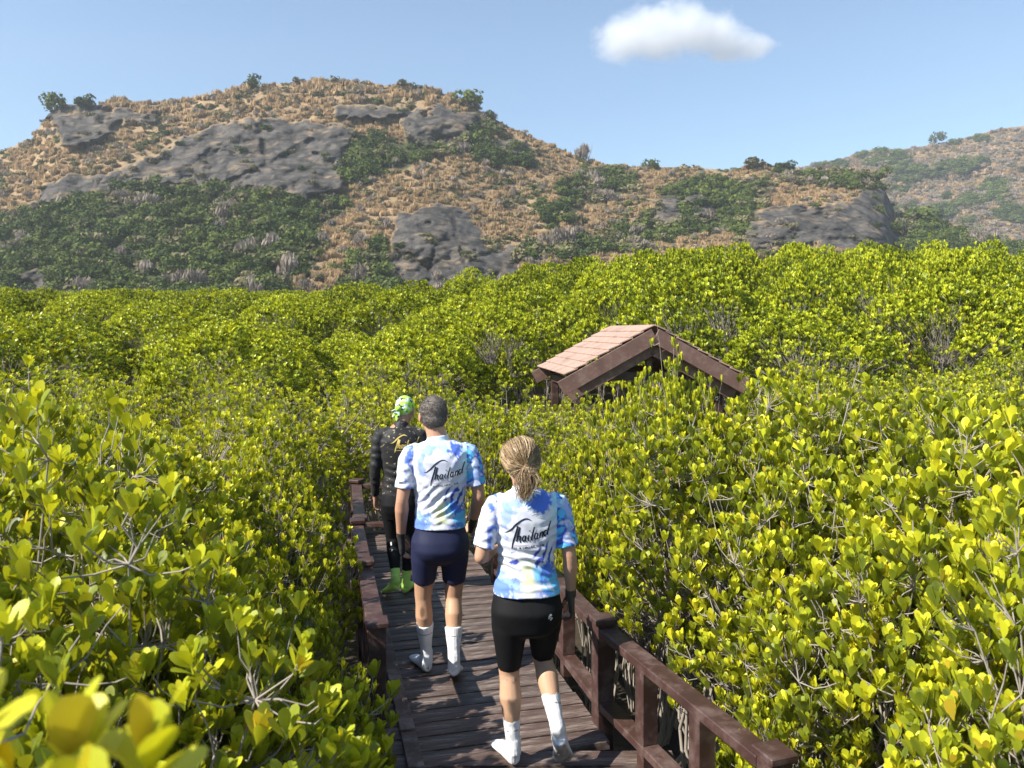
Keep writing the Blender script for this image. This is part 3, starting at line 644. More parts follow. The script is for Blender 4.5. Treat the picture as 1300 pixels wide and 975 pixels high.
def place_label(x, y, k, Rr):
    px = 650+x/y*F; sd = 'left' if x < -.4 else 'right'
    if y < 3.0: return 'large leaved bush in the %s foreground %s' % (sd, 'beside the boardwalk' if abs(x) < 1.9 else 'away from it'), 'foreground mangroves'
    if y < 6.7:
        if x < -.4: return ('bush crowding the left railing' if x > -2.2 else 'sunny bush in the left thicket'), 'mangroves left of the boardwalk'
        return ('pale branched bush beside the right railing' if x < 1.75 else 'yellow green bush right of the railing'), 'mangroves right of the boardwalk'
    if y < 13:
        if px < 430: return 'small leaved bush behind the left thicket', 'mangroves of the left middle ground'
        if px < 720: return 'dappled bush behind the walkers', 'mangroves behind the walkers'
        if px < 960: return 'bush around the pavilion roof', 'mangroves round the pavilion'
        return 'small leaved bush behind the right thicket', 'mangroves of the right middle ground'
    if px < 430: return 'mangrove crown in the far left canopy', 'mangroves of the far left canopy'
    if px < 850: return 'mangrove crown behind the pavilion', 'mangroves behind the pavilion'
    return 'mangrove crown on the right bank', 'mangroves of the right bank'
# single leaves of the nearest bushes, picked apart one by one
LEAF_ME = []
for i in range(14):
    r_ = np.random.default_rng(900+i); lv = [.40, .46, .5, .55, .58, .62, .66, .7, .75, .8, .34, .28, .86, .99][i]
    V, Fc, l_, rim = leaves(np.zeros((1, 3)), np.array([[0, 1., 0]]), np.array([[0, 0, 1.]]), np.ones(1), np.array([.29]), 0, r_, np.array([lv]))
    LEAF_ME.append(np_mesh('leaf_%02d' % i, V, Fc, MAT['leaf'], True, {'lv': l_, 'rim': rim}))
LEAF_LV = np.array([.40, .46, .5, .55, .58, .62, .66, .7, .75, .8, .34, .28, .86, .99])
def leaf_objects(arr, sel, parent, swirl):
    for q in np.nonzero(sel)[0]:
        b, a, n_ = arr[0][q], unit(arr[1][q]), arr[2][q]; s = unit(np.cross(a, n_)); n2 = np.cross(s, a)
        L = float(arr[3][q]); W_ = float(arr[4][q]/.29); me = LEAF_ME[int(np.abs(LEAF_LV-arr[5][q]).argmin())]
        o = link('leaf', me, parent)
        o.matrix_local = Matrix(((s[0]*W_, a[0]*L, n2[0]*L, b[0]), (s[1]*W_, a[1]*L, n2[1]*L, b[1]), (s[2]*W_, a[2]*L, n2[2]*L, b[2]), (0, 0, 0, 1)))
HERO = 0
ORD = ['leftmost', 'second', 'third', 'fourth', 'fifth', 'sixth', 'seventh', 'eighth', 'ninth', 'tenth', 'eleventh', 'twelfth']
LABS = {}
for qi, t in enumerate(TREES): LABS.setdefault(place_label(*t[:2], t[4], t[2])[0], []).append(qi)
NAMES = {}
for lb, ids in LABS.items():
    if len(ids) > 1:
        srt = sorted(ids, key=lambda q: TREES[q][0]/TREES[q][1]); n = len(srt); third = n > 12; rows = [sorted(sorted(ids, key=lambda q: TREES[q][1])[12*b:12*b+12], key=lambda q: TREES[q][0]/TREES[q][1]) for b in range((n+11)//12)]; srt = sum(rows, []) if third else srt
        for j, q in enumerate(srt):
            if not third: w = ORD[j] if j == 0 else ('rightmost' if j == n-1 else ORD[j]+' from the left')
            else:
                j2 = j % 12; blk = ['nearest', 'second', 'third', 'fourth', 'fifth', 'sixth'][min(j//12, 5)]; w = (ORD[j2] if j2 else 'first')+' from the left, %s row' % blk
            NAMES[q] = (lb+', '+w)
for qi, (x, y, Rr, top, kind) in enumerate(TREES):
    lab, grp = place_label(x, y, kind, Rr); lab = NAMES.get(qi, lab); rz = rs.uniform(0, 6.28)
    if kind == 0:
        K = KIND0[qi % 5]; H0, R0 = 2.85, .72
        px = 650+x/y*F
        hero = y < 3.45 and HERO < 9 and -60 < px < 1360
        zs = (top-GZ)/H0
        o = empty('mangrove_bush', (x, y, GZ), rz); tag(o, lab, 'mangrove', grp)
        if hero:
            HERO += 1
            w, a = shrub_arrays(700+qi, Rr, top-GZ, 1.75*zs, int(1500*(Rr/.72)**2), 0, (.050, .070), per=9)
            ca, sa = math.cos(rz), math.sin(rz); B = a[0]; wx = x+B[:, 0]*ca-B[:, 1]*sa; wy = y+B[:, 0]*sa+B[:, 1]*ca; wz = GZ+B[:, 2]
            dist = np.sqrt(wx**2+wy**2+(wz-CAMH)**2); ppx = 650+wx/np.maximum(wy, .1)*F; ppy = HOR-(wz-CAMH)/np.maximum(wy, .1)*F
            score = dist+np.where((ppx < 0) | (ppx > 1300) | (ppy > 975) | (wy < .3), 50, 0); od = np.argsort(score)[:230]
            sel = np.zeros(len(B), bool); sel[od] = True
            rest = tuple(v[~sel] for v in a)
            link('crown', crown_mesh('crown_rest', rest, 0, qi), o); link('trunk', wood_mesh('trunk', w), o)
            leaf_objects(a, sel, o, 0)
        else:
            sx = Rr/R0; c = link('crown', K[0], o); t = link('trunk', K[1], o)
            for q in (c, t): q.scale = (sx, sx, zs)
    elif kind == 1:
        K = KIND1[qi % 5]; o = empty('mangrove_bush', (x, y, GZ), rz); tag(o, lab, 'mangrove', grp); s = (Rr/.95, Rr/.95, (top-GZ)/2.9)
        link('crown', K[0], o).scale = s; link('trunk', K[1], o).scale = s
    else:
        K = KIND2[qi % 6]; o = empty('mangrove_tree', (x, y, GZ), rz); tag(o, lab, 'mangrove', grp); s = (Rr/1.35, Rr/1.35, (top-GZ)/3.8)
        link('crown', K[0], o).scale = s; link('trunk', K[1], o).scale = s
# the rest of the canopy
rr = np.random.default_rng(5); P = [(i[0], i[1], GZ) for i in REST]; S = []
I = []
for q, i in enumerate(REST):
    if i[4] == 0: I.append(q % 5); S.append((i[2]/.72, i[2]/.72, (i[3]-GZ)/2.85))
    elif i[4] == 1: I.append(5+q % 5); S.append((i[2]/.95, i[2]/.95, (i[3]-GZ)/2.9))
    else: I.append(10+q % 6); S.append((i[2]/1.35, i[2]/1.35, (i[3]-GZ)/3.8))
mm = instancer('mangrove_canopy', P, rr.uniform(0, 6.28, len(P)), S, I, [k[0] for k in KIND0+KIND1+KIND2])
tag(mm, 'unbroken yellow green mangrove canopy running back to the foot of the hill', 'mangroves')
# ------------------------------------------------------------------ the blurred sprig close to the lens
sg = empty('mangrove_sprig', (-.385, .57, GZ-.008)); tag(sg, 'blurred yellow mangrove sprig with big leaves in the bottom left corner', 'mangrove')
r_ = np.random.default_rng(4); ros = [(-.012, .0, 2.895), (.055, .02, 2.870), (.105, .04, 2.85), (-.055, -.02, 2.885), (.02, -.03, 2.86), (.08, -.02, 2.84)]
A, B, ra, rb = [], [], [], []
for (a, b, c) in ros:
    A += [(0, 0, 0), (.0, .02, 1.4), (0, .0, 2.5)]; B += [(0, .02, 1.4), (0, 0, 2.5), (a, b, c)]; ra += [.012, .01, .005]; rb += [.01, .005, .003]
tb = tubes(np.array(A, float), np.array(B, float), np.array(ra), np.array(rb), 5); link('stem', wood_mesh('stem', tb), sg)
n = 9*len(ros); bs = np.repeat(np.array(ros), 9, 0); an = np.tile(np.arange(9)*2.4, len(ros))+r_.uniform(0, 1, n); rk_ = np.tile(np.arange(9)/8, len(ros))
rad = np.stack([np.cos(an), np.sin(an), 0*an], 1); ti_ = .1+rk_*.65; ax = np.cos(ti_)[:, None]*np.array([[0, 0, 1.]])+np.sin(ti_)[:, None]*rad
arr = (bs-np.array([0, 0, .03])*rk_[:, None], ax, -rad+np.array([0, 0, .3]), r_.uniform(.050, .066, n), r_.uniform(.0135, .0175, n), np.clip(r_.normal(.84, .08, n), 0, .94))
arr[5][7] = .99; leaf_objects(arr, np.ones(n, bool), sg, 0)
# ------------------------------------------------------------------ people
V3 = Vector
def loft(bm, rings, n=20, sq=2.0):
    """rings: (centre, rx, ry[, side vector, rot]) from one end to the other; closed solid. rx along side, ry along the other axis"""
    prev = None; C = [V3(r[0]) for r in rings]; rows = []
    for i, rg in enumerate(rings):
        t = (C[min(i+1, len(C)-1)]-C[max(i-1, 0)]); t = t.normalized() if t.length > 1e-9 else V3((0, 0, 1))
        if len(rg) > 4 and rg[4] is not None: t = V3(rg[4]).normalized()
        sd = V3(rg[3]) if len(rg) > 3 and rg[3] is not None else V3((1, 0, 0))
        sd = (sd-t*sd.dot(t)); sd = sd.normalized() if sd.length > 1e-4 else V3((0, 1, 0)); fw = t.cross(sd)
        row = []
        for k in range(n):
            a = k/n*2*math.pi; c, s = math.cos(a), math.sin(a); c = math.copysign(abs(c)**(2/sq), c); s = math.copysign(abs(s)**(2/sq), s)
            row.append(bm.verts.new(C[i]+sd*(rg[1]*c)+fw*(rg[2]*s)))
        rows.append(row)
    for a, b in zip(rows, rows[1:]):
        for k in range(n): bm.faces.new((a[k], a[(k+1) % n], b[(k+1) % n], b[k]))
    bm.faces.new(rows[0][::-1]); bm.faces.new(rows[-1])
def limb(bm, pts, flat=1.0, side=None, n=16):
    """rounded tapered tube through (point, radius) pairs"""
    pts = [(V3(p), r) for p, r in pts]; out = []
    d0 = (pts[0][0]-pts[1][0]).normalized(); out += [(pts[0][0]+d0*pts[0][1]*.95, pts[0][1]*.3, pts[0][1]*.3*flat, side), (pts[0][0]+d0*pts[0][1]*.6, pts[0][1]*.78, pts[0][1]*.78*flat, side)]
    out += [(p, r, r*flat, side) for p, r in pts]
    d1 = (pts[-1][0]-pts[-2][0]).normalized(); out += [(pts[-1][0]+d1*pts[-1][1]*.6, pts[-1][1]*.78, pts[-1][1]*.78*flat, side), (pts[-1][0]+d1*pts[-1][1]*.95, pts[-1][1]*.3, pts[-1][1]*.3*flat, side)]
    loft(bm, out, n)
def cut_limb(bm, pts, side=None, n=20):
    """tube with flat ends (a hem)"""
    loft(bm, [(V3(p), r, r, side) for p, r in pts], n)
def ell(bm, c, r, rot=None):
    M = Matrix.Translation(c) @ (rot.to_matrix().to_4x4() if rot else Matrix()) @ Matrix.Diagonal((*r, 1)); bmesh.ops.create_uvsphere(bm, u_segments=20, v_segments=14, radius=1, matrix=M)
def fuse(bm, name, voxel=.007, smooth=3, mat=None, parent=None):
    """join overlapping solids into one continuous skin"""
    bmesh.ops.recalc_face_normals(bm, faces=bm.faces[:])
    me = bpy.data.meshes.new(name); bm.to_mesh(me); bm.free(); o = bpy.data.objects.new(name, me); COL.objects.link(o)
    m = o.modifiers.new('r', 'REMESH'); m.mode = 'VOXEL'; m.voxel_size = voxel; m.adaptivity = 0
    if smooth: s = o.modifiers.new('s', 'SMOOTH'); s.factor = .5; s.iterations = smooth
    dg = bpy.context.evaluated_depsgraph_get(); me2 = bpy.data.meshes.new_from_object(o.evaluated_get(dg)); me2.name = name
    o.modifiers.clear(); o.data = me2; bpy.data.meshes.remove(me)
    me2.materials.clear()
    if mat: me2.materials.append(mat)
    me2.polygons.foreach_set('use_smooth', np.ones(len(me2.polygons), bool))
    if parent: o.parent = parent
    return o
def co(me):
    a = np.empty(len(me.vertices)*3, np.float32); me.vertices.foreach_get('co', a); return a.reshape(-1, 3).astype(float)
def nrm(me):
    a = np.empty(len(me.vertices)*3, np.float32); me.vertices.foreach_get('normal', a); return a.reshape(-1, 3).astype(float)
def setco(me, c): me.vertices.foreach_set('co', np.asarray(c, np.float32).ravel()); me.update()
def fb3(p, s, o=3, seed=0): return fbm(p[:, 0]*s+seed*3.1+50+p[:, 1]*s*.7, p[:, 2]*s+50+p[:, 1]*s*.6, o, seed)
def paint(me, cols, name='col'):
    c = np.ones((len(me.vertices), 4), np.float32); c[:, :3] = cols; me.attributes.new(name, 'FLOAT_COLOR', 'POINT').data.foreach_set('color', c.ravel())
def pm(name, rough=.5, spec=.4, sss=0, sheen=0, bump=None, col=None, extra=None):
    k = NT(name); c = k.attr('col', 'Color') if col is None else col; k.base(c, rough, spec)
    if sss: k.b.inputs['Subsurface Weight'].default_value = sss; k.b.inputs['Subsurface Radius'].default_value = (.012, .005, .003); k.b.inputs['Subsurface Scale'].default_value = .6
    if sheen: k.b.inputs['Sheen Weight'].default_value = sheen
    if bump: k.bump(k.noise(k.obj(), bump[0], 5, .6), bump[1], bump[2])
    return k.m
def flatmix(name, a, b, scale, rough, spec=.4, bump=(300, .2, .001), sss=0, sc3=None):
    k = NT(name); v = k.obj() if sc3 is None else k.scale(k.obj(), sc3); k.base(k.mix(k.noise(v, scale, 5, .6), a, b), rough, spec)
    if sss: k.b.inputs['Subsurface Weight'].default_value = sss; k.b.inputs['Subsurface Radius'].default_value = (.012, .005, .003)
    if bump: k.bump(k.noise(k.obj(), bump[0], 4, .6), bump[1], bump[2])
    return k.m
MAT['skin'] = pm('skin', .52, .35, .12, bump=(160, .12, .001))
MAT['jersey'] = pm('printed_jersey', .72, .25, 0, .15, bump=(420, .12, .0006))
MAT['jersey_dark'] = pm('black_printed_jersey', .6, .3, 0, .1, bump=(420, .12, .0006))
MAT['shorts_black'] = flatmix('black_lycra', (.006, .006, .007), (.012, .012, .014), 6, .68, .16)
MAT['shorts_navy'] = flatmix('navy_lycra', (.012, .015, .045), (.020, .024, .065), 6, .6, .28)
MAT['sock_white'] = pm('white_knit_sock', .85, .2, 0, .1, bump=(260, .35, .001))
MAT['sock_lime'] = flatmix('lime_sock', (.47, .78, .12), (.60, .86, .22), 9, .75, .3, (260, .3, .001))
MAT['glove'] = flatmix('black_glove', (.012, .012, .013), (.03, .03, .032), 14, .7)
MAT['glove_olive'] = flatmix('dark_olive_glove', (.035, .033, .022), (.075, .07, .05), 14, .65)
MAT['ink'] = flatmix('black_print', (.008, .008, .014), (.016, .016, .028), 30, .6, .3, None)
MAT['gold'] = flatmix('gold_print', (.55, .40, .10), (.70, .55, .18), 30, .5, .4, None)
MAT['white_print'] = flatmix('white_print', (.70, .70, .68), (.8, .8, .78), 30, .5, .4, None)
MAT['pink_print'] = flatmix('pale_rose_print', (.62, .48, .60), (.68, .55, .66), 30, .6, .3, None)
MAT['hair_grey'] = flatmix('short_grey_hair', (.06, .045, .037), (.30, .265, .24), 13, .75, .3, (420, .9, .004), sc3=(1, 1, 1))
MAT['ponytie'] = flatmix('beige_hair_tie', (.45, .30, .22), (.55, .38, .28), 40, .6)
def mk_blonde():
    k = NT('blonde_hair'); v = k.attr('lv'); c = k.ramp(v, [(0, (.09, .055, .03)), (.4, (.26, .165, .085)), (.75, (.50, .36, .20)), (1, (.72, .58, .38))])
    k.base(c, .42, .5); k.b.inputs['Anisotropic'].default_value = .3; return k.m
MAT['blonde'] = mk_blonde()

# ---- the brush script word as strokes in a unit frame (x right 0..1, y up); each stroke: points (x, y, width)
SCRIPT = [
    [(-.02, .34, .006), (.04, .35, .014), (.12, .42, .020), (.22, .54, .022), (.33, .63, .020), (.43, .66, .016), (.52, .61, .006)],         # the T's long roof
    [(.245, .50, .020), (.215, .36, .022), (.17, .20, .021), (.135, .06, .016), (.12, -.05, .008)],                                          # T stem
    [(.285, .47, .018), (.25, .30, .022), (.215, .13, .020)], [(.222, .17, .010), (.262, .25, .014), (.292, .25, .018), (.282, .16, .018), (.295, .10, .012)],     # h
    [(.395, .25, .012), (.36, .265, .015), (.335, .19, .018), (.352, .125, .016), (.388, .18, .013)], [(.402, .27, .016), (.386, .17, .018), (.405, .125, .013)],   # a
    [(.462, .28, .016), (.445, .18, .018), (.462, .13, .012)], [(.485, .385, .016), (.478, .36, .016)],                                          # i
    [(.575, .46, .016), (.535, .30, .020), (.512, .18, .020), (.535, .14, .013)],                                                             # l
    [(.635, .29, .012), (.600, .305, .015), (.575, .23, .018), (.592, .165, .016), (.628, .22, .013)], [(.642, .31, .016), (.626, .21, .018), (.646, .165, .013)],  # a
    [(.695, .32, .016), (.675, .19, .018)], [(.682, .24, .010), (.722, .325, .014), (.745, .31, .017), (.732, .22, .017), (.752, .195, .012)],                    # n
    [(.825, .34, .012), (.790, .355, .015), (.765, .28, .018), (.782, .215, .016), (.815, .27, .013)], [(.915, .56, .013), (.868, .42, .019), (.838, .28, .020), (.85, .235, .014)]]  # d
def smooth_pts(pts, m=6):
    out = []; P_ = [np.array(p) for p in pts]
    if len(P_) < 3: return [tuple(P_[0]*(1-i/3)+P_[1]*(i/3)) for i in range(4)]
    for i in range(len(P_)-1):
        p0, p1, p2, p3 = P_[max(i-1, 0)], P_[i], P_[i+1], P_[min(i+2, len(P_)-1)]
        for j in range(m):
            t = j/m; out.append(tuple(.5*((2*p1)+(-p0+p2)*t+(2*p0-5*p1+4*p2-p3)*t*t+(-p0+3*p1-3*p2+p3)*t**3)))
    out.append(tuple(P_[-1])); return out
def print_strokes(name, strokes, target, origin, size, mat, lift=.0022, from_y=-1, parent=None, ys=1.0, wk=1.0, tilt=0, side=None):
    """lay flat ink ribbons on the surface of target, seen from behind (from -y) or from the side"""
    bvh = BVHTree.FromObject(target, bpy.context.evaluated_depsgraph_get()) if False else BVHTree.FromPolygons([v.co for v in target.data.vertices], [p.vertices for p in target.data.polygons])
    vs, fs = [], []; dr = V3((0, 1, 0)) if side is None else V3(side); hx = V3((1, 0, 0)) if side is None else dr.cross(V3((0, 0, 1))).normalized()
    for st in strokes:
        pts = smooth_pts(st); row = []
        for i, (x, y, w) in enumerate(pts):
            a, b = pts[max(i-1, 0)], pts[min(i+1, len(pts)-1)]; d = V3((b[0]-a[0], b[1]-a[1])); d = d.normalized() if d.length > 0 else V3((1, 0)); nn = V3((-d.y, d.x)); pr = []
            for s in (-1, 1):
                u, v = (x+nn.x*w*wk*s)*size, (y+nn.y*w*wk*s)*size*ys; u, v = u*math.cos(tilt)-v*math.sin(tilt), u*math.sin(tilt)+v*math.cos(tilt)
                p = V3(origin)+hx*u+V3((0, 0, v)); h = bvh.ray_cast(p-dr*.6, dr)
                pr.append((h[0]-dr*lift) if h[0] is not None else None)
            row.append(pr)
        for i in range(len(row)-1):
            q = row[i]+row[i+1]
            if any(z is None for z in q) or max((q[0]-q[2]).length, (q[1]-q[3]).length) > .05*size*4: continue
            k = len(vs); vs += [q[0], q[1], q[3], q[2]]; fs.append((k, k+1, k+2, k+3))
    if not fs: return None
    return link(name, np_mesh(name, [tuple(v) for v in vs], fs, MAT[mat]), parent)

def hand(bm, wrist, dirv, palm_n, curl=.35, s=1.0, thumb=1):
    """palm, four fingers of different lengths and a thumb; dirv = towards the fingertips, palm_n = direction the palm faces"""
    w = V3(wrist); d = V3(dirv).normalized(); n_ = V3(palm_n); n_ = (n_-d*n_.dot(d)).normalized(); sd = d.cross(n_)*thumb
    loft(bm, [(w-d*.01*s, .026*s, .021*s, sd), (w+d*.02*s, .031*s, .018*s, sd), (w+d*.055*s, .040*s, .016*s, sd), (w+d*.088*s, .041*s, .014*s, sd), (w+d*.098*s, .034*s, .009*s, sd)], 14)
    for i, (off, L, r) in enumerate(((.030, .070, .0088), (.0105, .080, .0090), (-.0095, .074, .0086), (-.0285, .058, .0078))):
        b = w+(d*.082+sd*off)*s; dd = (d+sd*off*2.2).normalized(); c = curl*(1+.12*i); p = [b]; a = c*.5
        for f in (.46, .30, .24):
            dd2 = (dd*math.cos(a)+n_*math.sin(a)); p.append(p[-1]+dd2*L*f*s); a += c
        limb(bm, [(p[0], r*1.1*s), (p[1], r*1.02*s), (p[2], r*.94*s), (p[3], r*.8*s)], n=8)
    b = w+(d*.022+sd*.026+n_*.006)*s; t1 = (sd*.62+d*.7+n_*.35).normalized(); t2 = (sd*.25+d*.95+n_*.4).normalized()
    limb(bm, [(b, .0135*s), (b+t1*.036*s, .0115*s), (b+t1*.036*s+t2*.030*s, .0098*s), (b+t1*.036*s+t2*.052*s, .0078*s)], n=8)
def foot(bm, ankle, heel, toe, s=1.0, k=1.0):
    """ankle joint, heel bottom and toe tip; sole lies on heel-toe line"""
    a, h, t = V3(ankle), V3(heel), V3(toe); d = (t-h); L = d.length; d.normalize(); up = (a-h); up = (up-d*up.dot(d)).normalized(); sd = d.cross(up)
    q = lambda f, z: h+d*L*f+up*z*s
    loft(bm, [(q(-.015, .028), .010*k, .012*k, sd, d), (q(.0, .032), .024*k, .026*k, sd, d), (q(.08, .036), .032*k, .035*k, sd, d), (q(.22, .040), .035*k, .038*k, sd, d), (q(.42, .034), .037*k, .032*k, sd, d),
              (q(.62, .025), .043*k, .024*k, sd, d), (q(.78, .021), .046*k, .020*k, sd, d), (q(.92, .017), .040*k, .016*k, sd, d), (q(.99, .014), .026*k, .011*k, sd, d), (q(1.01, .013), .012*k, .006*k, sd, d)], 16)
    limb(bm, [(a+up*.03*s, .034*k), (q(.13, .055), .036*k), (q(.20, .035), .034*k)]); limb(bm, [(a, .034*k), (q(.30, .052), .032*k), (q(.52, .036), .028*k)])
def head(bm, c, s=1.0, pitch=0, yaw=0):
    Rm = Matrix.Rotation(yaw, 3, 'Z') @ Matrix.Rotation(-pitch, 3, 'X'); T = lambda x, y, z: V3(c)+Rm @ V3((x*s, y*s, z*s)); E = Rm.to_euler()
    ell(bm, T(0, -.012, .030), (.074*s, .094*s, .090*s), E); ell(bm, T(0, .022, -.015), (.066*s, .074*s, .085*s), E)
    ell(bm, T(0, .040, -.065), (.046*s, .048*s, .045*s), E); ell(bm, T(0, .076, -.090), (.022*s, .018*s, .018*s), E)
    limb(bm, [(T(0, .088, .018), .009*s), (T(0, .108, -.018), .013*s)], n=10); ell(bm, T(0, .104, -.024), (.017*s, .013*s, .010*s), E)
    ell(bm, T(0, .088, -.052), (.024*s, .012*s, .006*s), E); ell(bm, T(0, .087, -.062), (.021*s, .011*s, .006*s), E)
    for x in (-1, 1):
        ell(bm, T(x*.030, .083, .022), (.017*s, .012*s, .006*s), E); ell(bm, T(x*.031, .076, .004), (.014*s, .013*s, .011*s), E); ell(bm, T(x*.040, .062, -.025), (.022*s, .022*s, .018*s), E)
        loft(bm, [(T(x*.066, .002, -.01), .016*s, .026*s, Rm @ V3((0, 1, 0)), Rm @ V3((x, 0, 0))), (T(x*.076, -.004, -.006), .014*s, .028*s, Rm @ V3((0, 1, 0)), Rm @ V3((x, 0, 0))), (T(x*.085, -.012, -.002), .017*s, .032*s, Rm @ V3((0, 1, 0)), Rm @ V3((x, -.3, 0))), (T(x*.088, -.014, 0), .010*s, .024*s, Rm @ V3((0, 1, 0)), Rm @ V3((x, -.3, 0)))], 12)
    return T
def torso_rings(P_, grow=0, z0=None, z1=None):
    """table (z, rx, ry, y, x) of the trunk"""
    out = []
    for z, rx, ry, y, x in P_:
        if z0 is not None and z < z0-1e-6 or z1 is not None and z > z1+1e-6: continue
        out.append((V3((x, y, z)), rx+grow, ry+grow, None, V3((0, 0, 1))))
    return out
def skin_cols(me, P0, base, var=.06, warm=None):
    c = np.tile(np.array(base, float), (len(P0), 1)); n = fb3(P0, 14, 4, 3)[:, None]; c *= 1+(n-.5)*.35
    m = fb3(P0, 45, 3, 8)[:, None]; c[:, 0:1] *= 1+(m-.5)*.10; return c
def person(name, loc, rz, label):
    o = empty(name, loc, rz); return tag(o, label, 'person')

def wrinkle(me, specs):
    p = co(me); n = nrm(me); d = np.zeros(len(p))
    for (cx, cz, rad, ang, freq, amp) in specs:
        u = (p[:, 0]-cx)*math.cos(ang)+(p[:, 2]-cz)*math.sin(ang); wv = fbm(p[:, 0]*9+7, p[:, 2]*9+3, 3, 5)*2.2+p[:, 1]*4
        w = np.exp(-(((p[:, 0]-cx)/rad[0])**2+((p[:, 2]-cz)/rad[1])**2)); s = np.sin(u*freq+wv*2.6); d += 1.3*amp*w*(np.abs(s)**.7*np.sign(s)-.2)
    d += (fbm(p[:, 0]*11+4+p[:, 1]*6, p[:, 2]*13+9, 3, 12)-.5)*.006
    setco(me, p+n*d[:, None])
def S(a, b, x): t = np.clip((x-a)/(b-a), 0, 1); return t*t*(3-2*t)
def jersey_cols(p, cx, z_sh, z_hem, hw, seed):
    """white tie-dye print: blue blotches on shoulders, sleeves and lower back, cyan and pale yellow at the hem"""
    x = (p[:, 0]-cx)/hw; z = (p[:, 2]-z_hem)/(z_sh-z_hem); w1 = (fb3(p, 16, 4, seed)-.5); w2 = (fb3(p, 34, 4, seed+4)-.5); w3 = fb3(p, 9, 3, seed+9)-.5; w4 = fbm((p[:, 0]+p[:, 2]*.55)*95+40, (p[:, 2]-p[:, 0]*.5)*26+40, 3, seed)-.5
    c = np.tile(np.array([.62, .64, .76]), (len(p), 1)); wh = np.array([.72, .74, .80]); blue = np.array([.06, .15, .62]); lb = np.array([.24, .38, .80]); cy = np.array([.12, .52, .85]); navy = np.array([.02, .04, .24]); yel = np.array([.74, .78, .46]); mint = np.array([.45, .74, .78])
    def mixc(m, col):
        nonlocal c; m = np.clip(m, 0, 1)[:, None]; c = c*(1-m)+col*m
    mixc(S(.0, .5, w3+.2), wh)
    def blob(bx, bz, rx, rz, col, k=1.0, soft=.16, wob=1.0):
        d = np.sqrt(((x-bx)/rx)**2+((z-bz)/rz)**2)+w1*wob*2.2+w2*wob*1.2; mixc(S(1+soft, 1-soft, d+w4*1.6)*k, col)
    blob(.12, .93, .28, .10, mint, .9); blob(.42, .90, .30, .085, blue, .95); blob(-.42, .88, .22, .06, lb, .8); blob(-.62, .74, .10, .12, lb, .75); blob(.80, .82, .14, .22, mint, .8)
    sl = np.abs(x) > .80
    # sleeves
    m = S(-.06, .10, w1+w2*.5+.02)*(x < -.84); mixc(m*.95*S(-1.28, -1.02, x), blue); mixc((x < -1.12)*.9, wh)
    m = S(-.10, .04, w1+w2*.6+.02)*(x > .80); mixc(m, navy*2.2); mixc((x > .80)*S(.04, .12, w2+w1*.6), cy); mixc((x > .8)*S(.02, .10, -w1+.0)*.7, lb)
    lo = np.abs(x) < .95
    # leaf shaped strokes at the right lower back
    st = np.sin((x*1.0-z*1.5)*26+w1*9); blob2 = np.exp(-(((x-.45)/.42)**2+((z-.36)/.16)**2)); mixc(lo*S(.35, .75, blob2*(st*.55+.5+w2*1.4)*1.2), navy*1.6)
    mixc(lo*S(.5, .8, np.exp(-(((x+.45)/.2)**2+((z-.36)/.06)**2))*(w2*5+1)), navy*1.5)
    blob(-.55, .10, .45, .12, lb, .95); blob(-.70, .06, .30, .07, blue, .7); blob(.0, .16, .20, .16, yel, .9, .3, .3); blob(.32, .20, .28, .08, cy, .85, .3, .8); blob(.55, .19, .25, .09, blue, .9); blob(.75, .08, .35, .09, cy, .95); blob(.40, .04, .25, .03, blue, .7); blob(-.05, .05, .35, .04, wh, .5)
    return c
def dress_socks(root, parts, mat, dirty=None, voxel=.005):
    """parts: list of (top centre, top radius, mid list, ankle, heel, toe)"""
    for (chain, ankle, heel, toe) in parts:
        b = bmesh.new(); cut_limb(b, chain); foot(b, ankle, heel, toe, 1, 1.13); o = fuse(b, 'sock', voxel, 2, MAT[mat], root)
        if mat == 'sock_white':
            p = co(o.data); n = nrm(o.data); c = np.tile(np.array([.76, .76, .78]), (len(p), 1)); h, t = V3(heel), V3(toe); d = (t-h).normalized(); a = V3(ankle); up = (a-h); up = (up-d*up.dot(d)).normalized()
            q = np.array(up); sole = S(.35, .8, -(n@q)); hh = (p-np.array(h))@q; al = (p-np.array(h))@np.array(d); m = sole*S(.035, .012, hh)*(al > -.035)*(al < (t-h).length+.04)*(.45+1.1*fb3(p, 30, 3, 2)); c = c*(1-m[:, None]*.75)+np.array([.20, .16, .13])*m[:, None]*.75
            top = np.array(V3(chain[0][0])); ax = np.array((V3(chain[1][0])-V3(chain[0][0])).normalized()); s = (p-top)@ax; band = (np.abs(s-.055) < .0022)*(fb3(p, 60, 2, 4) > .3); c = np.where(band[:, None], .12, c)
            rib = np.sin(np.arctan2(p[:, 0]-top[0], p[:, 1]-top[1])*26); setco(o.data, p+n*(rib*.0006+(fb3(p, 40, 3, 6)-.5)*.003)[:, None]); paint(o.data, np.clip(c, 0, 1))
def eyes(root, T, s):
    for x in (-1, 1):
        b = MB(); bmesh.ops.create_uvsphere(b.bm, u_segments=12, v_segments=8, radius=.0115*s, matrix=Matrix.Translation(T(x*.031, .079, .006))); b.build('eye', MAT['white_print'], root, True)

